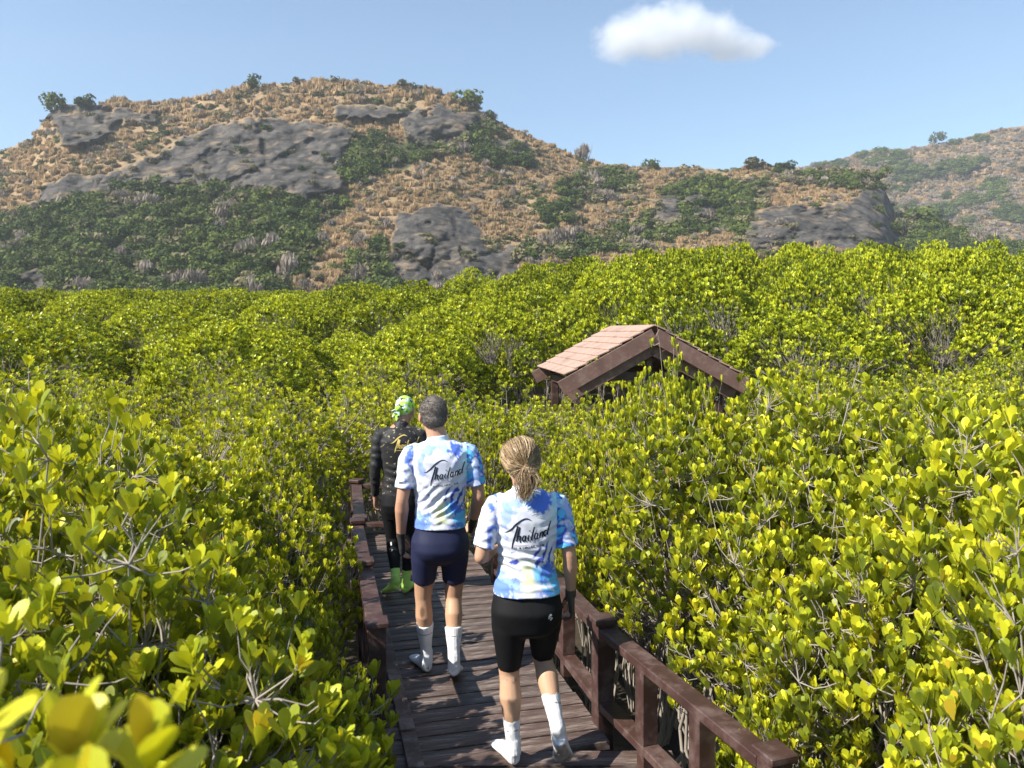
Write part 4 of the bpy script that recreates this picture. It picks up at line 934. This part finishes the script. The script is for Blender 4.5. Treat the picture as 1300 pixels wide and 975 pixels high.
# ============ the woman in front
def woman():
    rt = person('person', (.075, 4.07, .004), R(5), 'blonde woman with ponytail in white and blue jersey and black shorts near the right railing')
    TR = [(.69, .13, .10, -.008, 0), (.71, .152, .098, -.010, 0), (.74, .174, .112, -.014, 0), (.80, .180, .124, -.018, 0), (.86, .168, .112, -.008, 0), (.93, .150, .095, 0, 0), (1.02, .136, .086, .004, 0), (1.10, .139, .090, .004, 0), (1.18, .150, .098, .002, 0), (1.26, .163, .100, -.004, 0), (1.32, .170, .090, -.010, 0), (1.36, .150, .072, -.012, 0), (1.395, .095, .055, -.012, 0), (1.42, .055, .045, -.010, 0)]
    SH = {-1: V3((-.172, -.008, 1.325)), 1: V3((.172, -.008, 1.325))}; EL = {-1: V3((-.238, -.045, 1.075)), 1: V3((.222, -.025, 1.065))}; WR = {-1: V3((-.15, .17, 1.055)), 1: V3((.238, .045, .845))}
    HP = {-1: V3((-.088, 0, .80)), 1: V3((.088, 0, .80))}; KN = {-1: V3((-.088, .025, .455)), 1: V3((.098, .105, .485))}; AN = {-1: V3((-.070, .0, .085)), 1: V3((.142, -.135, .235))}
    HE = {-1: V3((-.066, -.040, .004)), 1: V3((.150, -.180, .165))}; TO = {-1: V3((-.145, .175, .006)), 1: V3((.192, -.035, .004))}
    hc = (-.032, .035, 1.548)
    b = bmesh.new(); loft(b, torso_rings(TR), 28, 2.2); T = head(b, hc, 1.0, R(12), R(8)); limb(b, [((-.005, -.01, 1.37), .056), ((-.02, .008, 1.43), .050), ((-.03, .018, 1.50), .050)])
    for s in (-1, 1):
        limb(b, [(SH[s], .047), (SH[s].lerp(EL[s], .45), .043), (EL[s]-(EL[s]-SH[s])*.06, .036), (EL[s], .035)]); 
        f = WR[s]-EL[s]; limb(b, [(EL[s], .035), (EL[s]+f*.25, .039), (EL[s]+f*.6, .031), (WR[s], .023)])
        limb(b, [(HP[s], .092), (HP[s].lerp(KN[s], .35), .084), (HP[s].lerp(KN[s], .75), .062), (KN[s], .054)])
        c = AN[s]-KN[s]; pz = V3((0, -.018, 0)) if s < 0 else V3((0, -.006, .014)); limb(b, [(KN[s], .053), (KN[s]+c*.12+pz*.5, .052), (KN[s]+c*.30+pz, .0585), (KN[s]+c*.5+pz*.6, .049), (KN[s]+c*.78, .034), (AN[s], .032)])
        foot(b, AN[s], HE[s], TO[s], 1, .90)
    hand(b, WR[-1], (.5, .8, .1), (.6, -.2, -.6), .5, .95, 1); hand(b, WR[1], (.06, .10, -1), (-1, 0, 0), .55, .95, 1)
    bd = fuse(b, 'body', .0065, 2, MAT['skin'], rt); p = co(bd.data); cols = skin_cols(bd.data, p, (.47, .27, .18))
    lc = S(.50, .44, p[:, 2]); cols = cols*(1-lc[:, None])+np.array([.53, .325, .21])*lc[:, None]*(1+(fb3(p, 20, 3, 2)[:, None]-.5)*.15)
    tat = S(.05, .02, np.sqrt(((p[:, 0]+.085)/1.2)**2+((p[:, 2]-.435)/.5)**2))*(p[:, 1] < .02)*S(.5, .58, fb3(p, 50, 3, 7)); cols = cols*(1-tat[:, None]*.55)+np.array([.12, .10, .10])*tat[:, None]*.55
    paint(bd.data, cols); eyes(bd, T, .97)
    # jersey
    b = bmesh.new(); loft(b, torso_rings([(.885, .176, .126, -.012, 0), (.90, .172, .122, -.012, 0), (.95, .160, .108, -.006, 0)]+[(z, rx+.012, ry+.014, y, x) for z, rx, ry, y, x in TR if 1.0 < z < 1.40]+[(1.415, .066, .058, -.012, 0)]), 30, 2.2)
    for s in (-1, 1):
        d = EL[s]-SH[s]; cut_limb(b, [(SH[s]-V3((s*.085, 0, -.035)), .018), (SH[s]-V3((s*.055, 0, -.024)), .050), (SH[s]-V3((s*.015, 0, -.006)), .060), (SH[s]+V3((s*.006, 0, -.03)), .060), (SH[s]+d*.3, .058), (SH[s]+d*.6, .056), (SH[s]+d*.80, .056)])
    cut_limb(b, [((-.006, -.006, 1.36), .066), ((-.010, -.002, 1.40), .063), ((-.014, .004, 1.432), .061)])
    j = fuse(b, 'jersey', .0055, 3, MAT['jersey'], rt)
    wrinkle(j.data, [(0, 1.08, (.20, .09), R(80), 120, .0038), (.05, 1.02, (.2, .07), R(65), 150, .0035), (0, .93, (.2, .035), R(90), 110, .0030), (-.13, 1.2, (.07, .09), R(60), 130, .0028), (.13, 1.2, (.06, .09), R(120), 130, .0028), (-.1, 1.33, (.06, .05), R(40), 130, .002), (.1, 1.35, (.06, .05), R(140), 130, .002), (.22, 1.18, (.05, .09), R(75), 120, .0025), (-.21, 1.18, (.05, .09), R(105), 120, .0025)])
    p = co(j.data); cc = jersey_cols(p, 0, 1.42, .885, .185, 3); paint(j.data, cc)
    print_strokes('lettering', SCRIPT, j, (-.115, 0, 1.135), .255, 'ink', ys=.86, wk=.82, tilt=R(2.0), parent=j)
    rs_ = random.Random(5); cap = []
    x = .17
    while x < .80:
        w = rs_.uniform(.015, .03); y0 = .0+x*.06; cap.append([(x, y0-.035, .006), (x+w*.3, y0+.02, .006), (x+w*.8, y0-.03, .006)] if rs_.random() < .6 else [(x+.005, y0+.02, .006), (x, y0-.035, .006), (x+w, y0-.03, .005)]); x += w+(.012 if rs_.random() < .85 else .05)
    print_strokes('small_print', cap, j, (-.115, 0, 1.128), .245, 'ink', ys=.9, tilt=R(2), parent=j)
    print_strokes('underline', [[(.13, .055, .004), (.4, .07, .006), (.75, .125, .004)]], j, (-.115, 0, 1.133), .245, 'pink_print', ys=.9, parent=j)
    # shorts
    b = bmesh.new(); loft(b, torso_rings([(.655, .05, .05, -.006, 0), (.67, .10, .08, -.008, 0), (.69, .140, .108, -.014, 0)]+[(z, rx+.006, ry+.006, y, x) for z, rx, ry, y, x in TR if .71 < z < .95]), 28, 2.3)
    for s in (-1, 1):
        d = KN[s]-HP[s]; ell(b, V3((s*.078, -.046, .790)), (.086, .084, .105)); cut_limb(b, [(HP[s]+V3((0, 0, .05)), .085), (HP[s]-V3((0, .012, 0)), .098), (HP[s]+d*.3-V3((0, .014, 0)), .094), (HP[s]+d*.6-V3((0, .008, 0)), .077), (HP[s]+d*.88, .063), (HP[s]+d*.935, .061)])
    sh = fuse(b, 'shorts', .007, 24, MAT['shorts_black'], rt)
    print_strokes('shorts_badge', [[(0, .5, .16), (.5, 1, .16), (1, .5, .16), (.5, 0, .16), (0, .5, .16)], [(.35, .5, .14), (.65, .5, .14)]], sh, (.098, 0, .775), .02, 'white_print', parent=sh, ys=1.3)
    dress_socks(rt, [([(AN[-1].lerp(KN[-1], .40)+V3((0, -.005, 0)), .045), (AN[-1].lerp(KN[-1], .3), .043), (AN[-1].lerp(KN[-1], .12), .037), (AN[-1], .036)], AN[-1], HE[-1], TO[-1]),
                     ([(AN[1].lerp(KN[1], .46)+V3((0, 0, .005)), .049), (AN[1].lerp(KN[1], .3), .043), (AN[1].lerp(KN[1], .12), .037), (AN[1], .036)], AN[1], HE[1], TO[1])], 'sock_white')
    # gloved right hand
    b = bmesh.new(); f = (WR[1]-EL[1]).normalized(); cut_limb(b, [(WR[1]-f*.035, .028), (WR[1]-f*.01, .029), (WR[1]+f*.01, .030)]); hand(b, WR[1], (.06, .10, -1), (-1, 0, 0), .62, 1.09, 1); fuse(b, 'glove', .005, 1, MAT['glove_olive'], rt)
    # hair: cap of combed strands gathered into a ponytail
    b = bmesh.new(); E = (Matrix.Rotation(R(8), 3, 'Z') @ Matrix.Rotation(-R(12), 3, 'X')).to_euler(); ell(b, T(0, -.020, .030), (.094, .104, .092), E); ell(b, T(0, -.055, -.018), (.082, .060, .070), E)
    hcap = fuse(b, 'hair', .006, 2, MAT['blonde'], rt)
    bv = BVHTree.FromPolygons([v.co for v in hcap.data.vertices], [q.vertices for q in hcap.data.polygons])
    pc = co(hcap.data); tie = T(.004, -.128, -.045); q = pc-np.array(tie); an = np.arctan2(q[:, 0], q[:, 2]); hcap.data.attributes.new('lv', 'FLOAT', 'POINT').data.foreach_set('value', np.clip(.42+.5*(fbm(an*14+60, q[:, 1]*3+50, 3, 3)-.5), 0, 1).astype(np.float32))
    rg = np.random.default_rng(3); A, B, ra, rb, lv = [], [], [], [], []
    cen = T(0, -.020, .036)
    def strand(pts, r0, r1, l):
        for i in range(len(pts)-1):
            A.append(pts[i]); B.append(pts[i+1]); f = i/(len(pts)-1); g_ = (i+1)/(len(pts)-1); ra.append(r0*(1-f)+r1*f); rb.append(r0*(1-g_)+r1*g_); lv.append(l)
    for k in range(1500):
        a = rg.uniform(0, 6.283); st = T(.088*math.sin(a), .045+.02*math.cos(a)+rg.uniform(-.01, .02), .040+.092*math.cos(a)) if math.cos(a) > -.35 else T(.074*math.sin(a)*1.05, rg.uniform(-.08, .02), -.045+rg.uniform(-.02, .015))
        if rg.random() < .45: st = T(*(rg.normal(size=3)*[.05, .02, .05]+[0, -.05, .12])) if rg.random() < .5 else T(math.copysign(.085, rg.random()-.5), rg.uniform(-.07, .03), rg.uniform(-.02, .09))
        pts = []; jit = rg.normal(0, .007, 3); lf = rg.uniform(.001, .0045)
        for i in range(8):
            f = i/7; p_ = st.lerp(tie, f); d_ = p_-cen; 
            if d_.length < 1e-4: continue
            d_.normalize(); h = bv.ray_cast(cen+d_*.4, -d_)
            if h[0] is not None: p_ = h[0]+d_*lf+V3(jit)*math.sin(f*3.14)
            if i == 7: p_ = tie+V3(rg.normal(0, .006, 3))
            pts.append(tuple(p_))
        strand(pts, rg.uniform(.0006, .0015), .0009, float(np.clip(rg.normal(.55, .17)+.22*math.sin(a*5), 0, 1)))
    tb = tubes(np.array(A), np.array(B), np.array(ra), np.array(rb), 3); link('hair_strands', np_mesh('hair_strands', tb[0], tb[1], MAT['blonde'], True, {'lv': np.repeat(lv, 6)}), hcap)
    A.clear(); B.clear(); ra.clear(); rb.clear(); lv.clear()
    for k in range(520):
        o_ = V3(rg.normal(0, 1, 3)*[.008, .006, .006]); sp = rg.normal(0, 1, 2); L = rg.uniform(.09, .165); pts = []; wv = rg.uniform(0, 6.28); bulge = .016
        for i in range(8):
            f = i/7; pts.append(tuple(tie+o_+V3((.004+f*(-.022)+sp[0]*bulge*(.35+1.1*math.sin(min(1, f*1.15)*2.6))+math.sin(wv+f*9)*.006, -.018-.022*math.sin(f*2.2)+sp[1]*.010*(.4+math.sin(f*2.6)), -L*f**1.08))))
        strand(pts, rg.uniform(.0009, .0018), .0005, float(np.clip(rg.normal(.50, .24), 0, 1)))
    tb = tubes(np.array(A), np.array(B), np.array(ra), np.array(rb), 3); link('ponytail', np_mesh('ponytail', tb[0], tb[1], MAT['blonde'], True, {'lv': np.repeat(lv, 6)}), hcap)
    b = MB(); bmesh.ops.create_uvsphere(b.bm, u_segments=14, v_segments=8, radius=1, matrix=Matrix.Translation(tie+V3((0, -.006, 0))) @ Matrix.Diagonal((.019, .013, .011, 1))); b.build('hair_tie', MAT['ponytie'], hcap, True)
woman()

# ============ the man in the middle
def man():
    rt = person('person', (-.462, 5.07, .004), R(8), 'man with short grey hair in white and blue jersey and navy shorts, middle walker')
    TR = [(.77, .11, .09, -.006, 0), (.785, .150, .115, -.012, 0), (.83, .166, .125, -.020, 0), (.89, .165, .120, -.016, 0), (.96, .155, .108, -.004, 0), (1.04, .150, .102, 0, 0), (1.12, .147, .104, .002, 0), (1.22, .158, .110, 0, 0), (1.32, .174, .114, -.006, 0), (1.40, .192, .108, -.012, 0), (1.455, .186, .090, -.014, 0), (1.50, .135, .070, -.012, 0), (1.53, .070, .056, -.008, 0)]
    SH = {-1: V3((-.196, -.012, 1.430)), 1: V3((.196, -.012, 1.430))}; EL = {-1: V3((-.243, -.045, 1.155)), 1: V3((.248, -.040, 1.160))}; WR = {-1: V3((-.250, .035, .895)), 1: V3((.225, .140, .965))}
    HP = {-1: V3((-.092, 0, .88)), 1: V3((.092, 0, .88))}; KN = {-1: V3((-.108, .050, .505)), 1: V3((.088, .030, .500))}; AN = {-1: V3((-.085, .110, .098)), 1: V3((.080, -.115, .150))}
    HE = {-1: V3((-.080, .065, .004)), 1: V3((.078, -.150, .062))}; TO = {-1: V3((-.165, .300, .006)), 1: V3((.105, .060, -.004+.01))}
    hc = (-.045, .035, 1.668)
    b = bmesh.new(); loft(b, torso_rings(TR), 28, 2.3); T = head(b, hc, 1.06, R(14), R(6)); limb(b, [((-.01, -.008, 1.47), .070), ((-.02, .006, 1.54), .064), ((-.035, .014, 1.62), .063)])
    for s in (-1, 1):
        limb(b, [(SH[s], .054), (SH[s].lerp(EL[s], .45), .049), (EL[s]-(EL[s]-SH[s])*.06, .040), (EL[s], .039)])
        f = WR[s]-EL[s]; limb(b, [(EL[s], .039), (EL[s]+f*.25, .045), (EL[s]+f*.6, .036), (WR[s], .027)])
        limb(b, [(HP[s], .090), (HP[s].lerp(KN[s], .35), .084), (HP[s].lerp(KN[s], .75), .063), (KN[s], .055)])
        c = AN[s]-KN[s]; pz = V3((0, -.018, 0)) if s < 0 else V3((0, -.012, .01)); limb(b, [(KN[s], .054), (KN[s]+c*.12+pz*.5, .052), (KN[s]+c*.30+pz, .057), (KN[s]+c*.5+pz*.6, .048), (KN[s]+c*.78, .034), (AN[s], .034)])
        foot(b, AN[s], HE[s], TO[s], 1, .92)
    hand(b, WR[-1], (.10, .18, -1), (1, -.1, 0), .45, 1.05, -1); hand(b, WR[1], (-.1, .7, -.6), (-1, 0, 0), .5, 1.05, 1)
    bd = fuse(b, 'body', .0065, 2, MAT['skin'], rt); p = co(bd.data); cols = skin_cols(bd.data, p, (.48, .26, .175)); lc = S(.62, .5, p[:, 2])
    cols = cols*(1-lc[:, None])+np.array([.47, .28, .175])*lc[:, None]*(1+(fb3(p, 20, 3, 2)[:, None]-.5)*.2); mk = S(.03, .012, np.sqrt((p[:, 0]+.115)**2*2+((p[:, 2]-.42)*.6)**2)); cols *= 1-.6*mk[:, None]; paint(bd.data, cols); eyes(bd, T, 1.06)
    b = bmesh.new(); loft(b, torso_rings([(.972, .168, .120, -.010, 0), (.99, .166, .119, -.008, 0), (1.04, .163, .116, -.002, 0)]+[(z, rx+.012, ry+.014, y, x) for z, rx, ry, y, x in TR if 1.10 < z < 1.51]+[(1.525, .085, .072, -.010, 0)]), 30, 2.3)
    for s in (-1, 1):
        d = EL[s]-SH[s]; cut_limb(b, [(SH[s]-V3((s*.095, 0, -.045)), .020), (SH[s]-V3((s*.06, 0, -.030)), .056), (SH[s]-V3((s*.016, 0, -.008)), .067), (SH[s]+V3((s*.006, 0, -.035)), .067), (SH[s]+d*.3, .065), (SH[s]+d*.55, .061), (SH[s]+d*.74, .060)])
    cut_limb(b, [((-.010, -.006, 1.47), .078), ((-.014, -.004, 1.51), .074), ((-.018, .002, 1.548), .070)])
    j = fuse(b, 'jersey', .0055, 3, MAT['jersey'], rt)
    wrinkle(j.data, [(-.05, 1.17, (.14, .08), R(130), 120, .0036), (.05, 1.12, (.14, .08), R(125), 130, .0036), (0, 1.02, (.2, .04), R(90), 100, .0028), (-.14, 1.30, (.06, .12), R(50), 110, .003), (.14, 1.30, (.06, .1), R(130), 120, .0028), (-.12, 1.43, (.06, .05), R(40), 120, .0025), (.12, 1.43, (.06, .05), R(140), 120, .002), (.23, 1.3, (.05, .09), R(75), 110, .0025), (-.23, 1.3, (.05, .09), R(105), 110, .0025)])
    p = co(j.data); cc = jersey_cols(p, 0, 1.53, .972, .205, 3); paint(j.data, cc)
    print_strokes('lettering', SCRIPT, j, (-.100, 0, 1.262), .28, 'ink', ys=.80, wk=.74, tilt=R(2.5), parent=j)
    rs_ = random.Random(9); cap = []; x = .17
    while x < .72:
        w = rs_.uniform(.015, .03); y0 = .0+x*.06; cap.append([(x, y0-.035, .004), (x+w*.3, y0+.02, .004), (x+w*.8, y0-.03, .004)] if rs_.random() < .6 else [(x+.005, y0+.02, .004), (x, y0-.035, .004), (x+w, y0-.03, .004)]); x += w+(.012 if rs_.random() < .85 else .05)
    print_strokes('small_print', cap, j, (-.100, 0, 1.246), .285, 'ink', ys=.85, tilt=R(2.5), parent=j)
    print_strokes('underline', [[(.13, .055, .004), (.4, .07, .006), (.75, .125, .004)]], j, (-.10, 0, 1.256), .285, 'pink_print', ys=.85, parent=j)
    print_strokes('sleeve_print', [[(i*.2, 0, .05), (i*.2, .4, .05)] for i in range(5)], j, (-.262, 0, 1.265), .032, 'ink', parent=j)
    b = bmesh.new(); loft(b, torso_rings([(.725, .05, .05, -.006, 0), (.742, .10, .08, -.008, 0), (.765, .138, .105, -.012, 0)]+[(z, rx+.007, ry+.007, y, x) for z, rx, ry, y, x in TR if .78 < z < 1.06]), 28, 2.4)
    for s in (-1, 1):
        d = KN[s]-HP[s]; ell(b, V3((s*.076, -.042, .855)), (.082, .076, .10)); cut_limb(b, [(HP[s]+V3((0, 0, .05)), .08), (HP[s]-V3((0, .012, 0)), .096), (HP[s]+d*.3-V3((0, .014, 0)), .093), (HP[s]+d*.55-V3((0, .006, 0)), .081), (HP[s]+d*.72, .075)])
    sh = fuse(b, 'shorts', .007, 24, MAT['shorts_navy'], rt)
    print_strokes('shorts_badge', [[(.3, 1, .10), (.1, .5, .14), (.4, 0, .10)]], sh, (.105, 0, .655), .022, 'ink', parent=sh, ys=1.6)
    dress_socks(rt, [([(AN[-1].lerp(KN[-1], .56)+V3((0, -.012, 0)), .058), (AN[-1].lerp(KN[-1], .40)+V3((0, -.008, 0)), .051), (AN[-1].lerp(KN[-1], .18), .038), (AN[-1], .038)], AN[-1], HE[-1], TO[-1]),
                     ([(AN[1].lerp(KN[1], .52)+V3((0, -.010, .005)), .058), (AN[1].lerp(KN[1], .4)+V3((0, -.005, 0)), .052), (AN[1].lerp(KN[1], .15), .038), (AN[1], .038)], AN[1], HE[1], TO[1])], 'sock_white')
    for s, dv, pn, th, cu in ((-1, (.10, .18, -1), (1, -.1, 0), -1, .45), (1, (-.1, .7, -.6), (-1, 0, 0), 1, .5)):
        b = bmesh.new(); f = (WR[s]-EL[s]).normalized(); d = V3(dv).normalized(); n_ = V3(pn); n_ = (n_-d*n_.dot(d)).normalized(); sd = d.cross(n_); w = WR[s]
        loft(b, [(w-f*.045, .032, .030, sd), (w-f*.01, .031, .027, sd), (w+d*.03, .038, .023, sd), (w+d*.06, .047, .021, sd), (w+d*.10, .048, .019, sd)], 16)
        for off, L in ((.031, .026), (.011, .030), (-.010, .028), (-.030, .022)):
            a0 = w+d*.088+sd*off*th; cut_limb(b, [(a0, .0115), (a0+(d*math.cos(.25)+n_*math.sin(.25))*L, .0108)], n=10)
        fuse(b, 'glove', .0045, 1, MAT['glove'], rt)
    b = bmesh.new(); E = (Matrix.Rotation(R(6), 3, 'Z') @ Matrix.Rotation(-R(14), 3, 'X')).to_euler(); s = 1.06
    ell(b, T(0, -.016, .037), (.083*s, .099*s, .091*s), E); ell(b, T(0, -.048, -.020), (.070*s, .055*s, .055*s), E); h = fuse(b, 'hair', .005, 2, MAT['hair_grey'], rt)
    k = MAT['hair_grey']; p = co(h.data); q = nrm(h.data); setco(h.data, p+q*((fb3(p, 90, 3, 5)-.5)*.006)[:, None])
    tb_a, tb_b = [], []; rg = np.random.default_rng(8); sel = rg.choice(len(p), 5200)
    d = unit(q[sel]+rg.normal(0, .45, (len(sel), 3))+np.array([0, -.1, -.35])); A = p[sel]; B = A+d*rg.uniform(.004, .011, (len(sel), 1)); tb = tubes(A, B, np.full(len(sel), .0011), np.full(len(sel), .0005), 3)
    link('hair_stubble', np_mesh('hair_stubble', tb[0], tb[1], MAT['hair_grey']), h)
man()

# ============ the walker in black
def walker():
    rt = person('person', (-.945, 6.66, .004), R(6), 'farthest walker in black long sleeved jersey and tights with lime socks and a lime bandana')
    TR = [(.64, .10, .085, 0, 0), (.71, .142, .108, -.012, 0), (.77, .155, .118, -.020, 0), (.83, .150, .110, -.014, 0), (.90, .138, .098, -.004, 0), (1.00, .133, .096, .002, 0), (1.10, .146, .102, .004, 0), (1.20, .160, .106, .002, 0), (1.30, .170, .100, -.002, 0), (1.355, .155, .080, 0, 0), (1.385, .125, .068, .008, 0), (1.41, .090, .06, .012, 0), (1.435, .060, .052, .018, 0)]
    SH = {-1: V3((-.175, -.002, 1.335)), 1: V3((.175, -.002, 1.335))}; EL = {-1: V3((-.208, -.030, 1.065)), 1: V3((.205, -.03, 1.065))}; WR = {-1: V3((-.212, .045, .825)), 1: V3((.19, .10, .84))}
    HP = {-1: V3((-.086, 0, .82)), 1: V3((.086, 0, .82))}; KN = {-1: V3((-.065, .055, .455)), 1: V3((.080, .060, .455))}; AN = {-1: V3((-.030, -.120, .150)), 1: V3((.045, .04, .090))}
    HE = {-1: V3((-.010, -.150, .085)), 1: V3((.035, .0, .004))}; TO = {-1: V3((-.130, .02, .006)), 1: V3((.115, .225, .006))}
    hc = (.035, .085, 1.535)
    b = bmesh.new(); loft(b, torso_rings(TR), 28, 2.3); T = head(b, hc, .98, R(30), R(-12)); limb(b, [((.0, .0, 1.38), .060), ((.012, .03, 1.45), .053), ((.03, .06, 1.51), .052)])
    for s in (-1, 1):
        limb(b, [(SH[s], .050), (SH[s].lerp(EL[s], .45), .045), (EL[s], .037)]); f = WR[s]-EL[s]; limb(b, [(EL[s], .037), (EL[s]+f*.25, .040), (EL[s]+f*.6, .033), (WR[s], .025)])
        limb(b, [(HP[s], .086), (HP[s].lerp(KN[s], .35), .078), (HP[s].lerp(KN[s], .75), .060), (KN[s], .052)]); c = AN[s]-KN[s]; limb(b, [(KN[s], .051), (KN[s]+c*.30, .052), (KN[s]+c*.5, .045), (KN[s]+c*.78, .033), (AN[s], .032)]); foot(b, AN[s], HE[s], TO[s], 1, .90)
    hand(b, WR[-1], (.06, .12, -1), (1, -.3, 0), .6, .98, -1); hand(b, WR[1], (-.05, .2, -1), (-1, 0, 0), .6, .98, 1)
    bd = fuse(b, 'body', .007, 2, MAT['skin'], rt); p = co(bd.data); paint(bd.data, skin_cols(bd.data, p, (.42, .225, .15))); eyes(bd, T, .98)
    b = bmesh.new(); loft(b, torso_rings([(.845, .158, .116, -.008, 0), (.86, .156, .116, -.006, 0)]+[(z, rx+.012, ry+.013, y, x) for z, rx, ry, y, x in TR if .88 < z < 1.42]), 28, 2.3)
    for s in (-1, 1):
        d = EL[s]-SH[s]; f = WR[s]-EL[s]; cut_limb(b, [(SH[s]-V3((s*.10, 0, -.06)), .028), (SH[s]-V3((s*.06, 0, -.03)), .052), (SH[s]-V3((s*.010, 0, -.004)), .063), (SH[s]+V3((s*.008, 0, -.035)), .063), (SH[s]+d*.5, .054), (EL[s]-d*.05, .047), (EL[s]+f*.05, .047), (EL[s]+f*.3, .046), (EL[s]+f*.7, .038), (WR[s]-f*.03, .033)])
    cut_limb(b, [((.0, .0, 1.38), .066), ((.006, .014, 1.42), .063), ((.012, .028, 1.452), .060)])
    j = fuse(b, 'jersey', .006, 5, MAT['jersey_dark'], rt); wrinkle(j.data, [(0, 1.02, (.2, .12), R(75), 100, .004), (-.2, 1.1, (.06, .2), R(80), 90, .004), (0, 1.25, (.2, .1), R(45), 80, .002)])
    p = co(j.data); c = np.tile(np.array([.016, .015, .017]), (len(p), 1)); fl = S(.75, .79, fb3(p, 70, 3, 5))*(1-np.exp(-(((p[:, 0]+.0)/.14)**2+((p[:, 2]-1.27)/.06)**2)**2))*(np.abs(p[:, 0]) < .17); c = c*(1-fl[:, None])+np.array([.42, .36, .22])*fl[:, None]; paint(j.data, c)
    print_strokes('lettering', SCRIPT, j, (-.070, 0, 1.225), .25, 'gold', ys=.8, wk=1.1, parent=j); print_strokes('underline', [[(.12, .02, .006), (.4, .03, .008), (.8, .05, .006)]], j, (-.070, 0, 1.225), .25, 'gold', parent=j)
    b = bmesh.new(); loft(b, torso_rings([(.64, .12, .09, 0, 0)]+[(z, rx+.006, ry+.006, y, x) for z, rx, ry, y, x in TR if .68 < z < .92]), 26, 2.4)
    for s in (-1, 1):
        d = KN[s]-HP[s]; c = AN[s]-KN[s]; ell(b, V3((s*.07, -.042, .77)), (.08, .074, .09)); cut_limb(b, [(HP[s]+V3((0, 0, .05)), .08), (HP[s], .092), (HP[s]+d*.35, .084), (HP[s]+d*.75, .065), (KN[s], .058), (KN[s]+c*.3, .058), (KN[s]+c*.62, .045), (KN[s]+c*.74, .041)])
    sh = fuse(b, 'tights', .007, 3, MAT['shorts_black'], rt)
    print_strokes('white_mark', [[(.2, 1, .16), (.35, .6, .2), (.5, .1, .22), (.7, 0, .12)]], sh, (-.085, 0, .385), .03, 'white_print', parent=sh, ys=2.0)
    dress_socks(rt, [([(AN[s].lerp(KN[s], .34), .042), (AN[s].lerp(KN[s], .2), .039), (AN[s], .037)], AN[s], HE[s], TO[s]) for s in (-1, 1)], 'sock_lime')
    # bandana and cap
    E = (Matrix.Rotation(R(-12), 3, 'Z') @ Matrix.Rotation(-R(30), 3, 'X')).to_euler(); b = bmesh.new(); ell(b, T(0, -.016, .045), (.082, .102, .088), E); ell(b, T(0, -.050, .0), (.064, .056, .06), E)
    h = fuse(b, 'bandana', .005, 2, pm('patterned_bandana', .8, .2), rt); p = co(h.data)
    def bcol(p):
        n1 = fb3(p, 30, 3, 5); n2 = fb3(p, 42, 3, 15); c = np.tile(np.array([.45, .80, .10]), (len(p), 1)); c = np.where((n1 > .58)[:, None], np.array([.012, .014, .016]), c); c = np.where((n2 > .60)[:, None], np.array([.66, .74, .74]), c); return c
    paint(h.data, bcol(p))
    k = T(-.03, -.11, -.02); b = bmesh.new(); ell(b, k, (.028, .022, .026)); 
    for (dx, dy, dz, r0, r1) in ((-.05, -.015, -.075, .018, .006), (-.015, -.02, -.105, .02, .006), (-.075, 0, -.03, .016, .008)):
        e = k+V3((dx, dy, dz)); loft(b, [(k, r0*.7, .006, V3((1, 0, .2))), (k.lerp(e, .5), r0*1.2, .005, V3((1, 0, .4))), (e, r1, .004, V3((1, 0, 0)))], 10)
    kn = fuse(b, 'bandana_tail', .004, 1, h.data.materials[0], h); paint(kn.data, bcol(co(kn.data)))
walker()
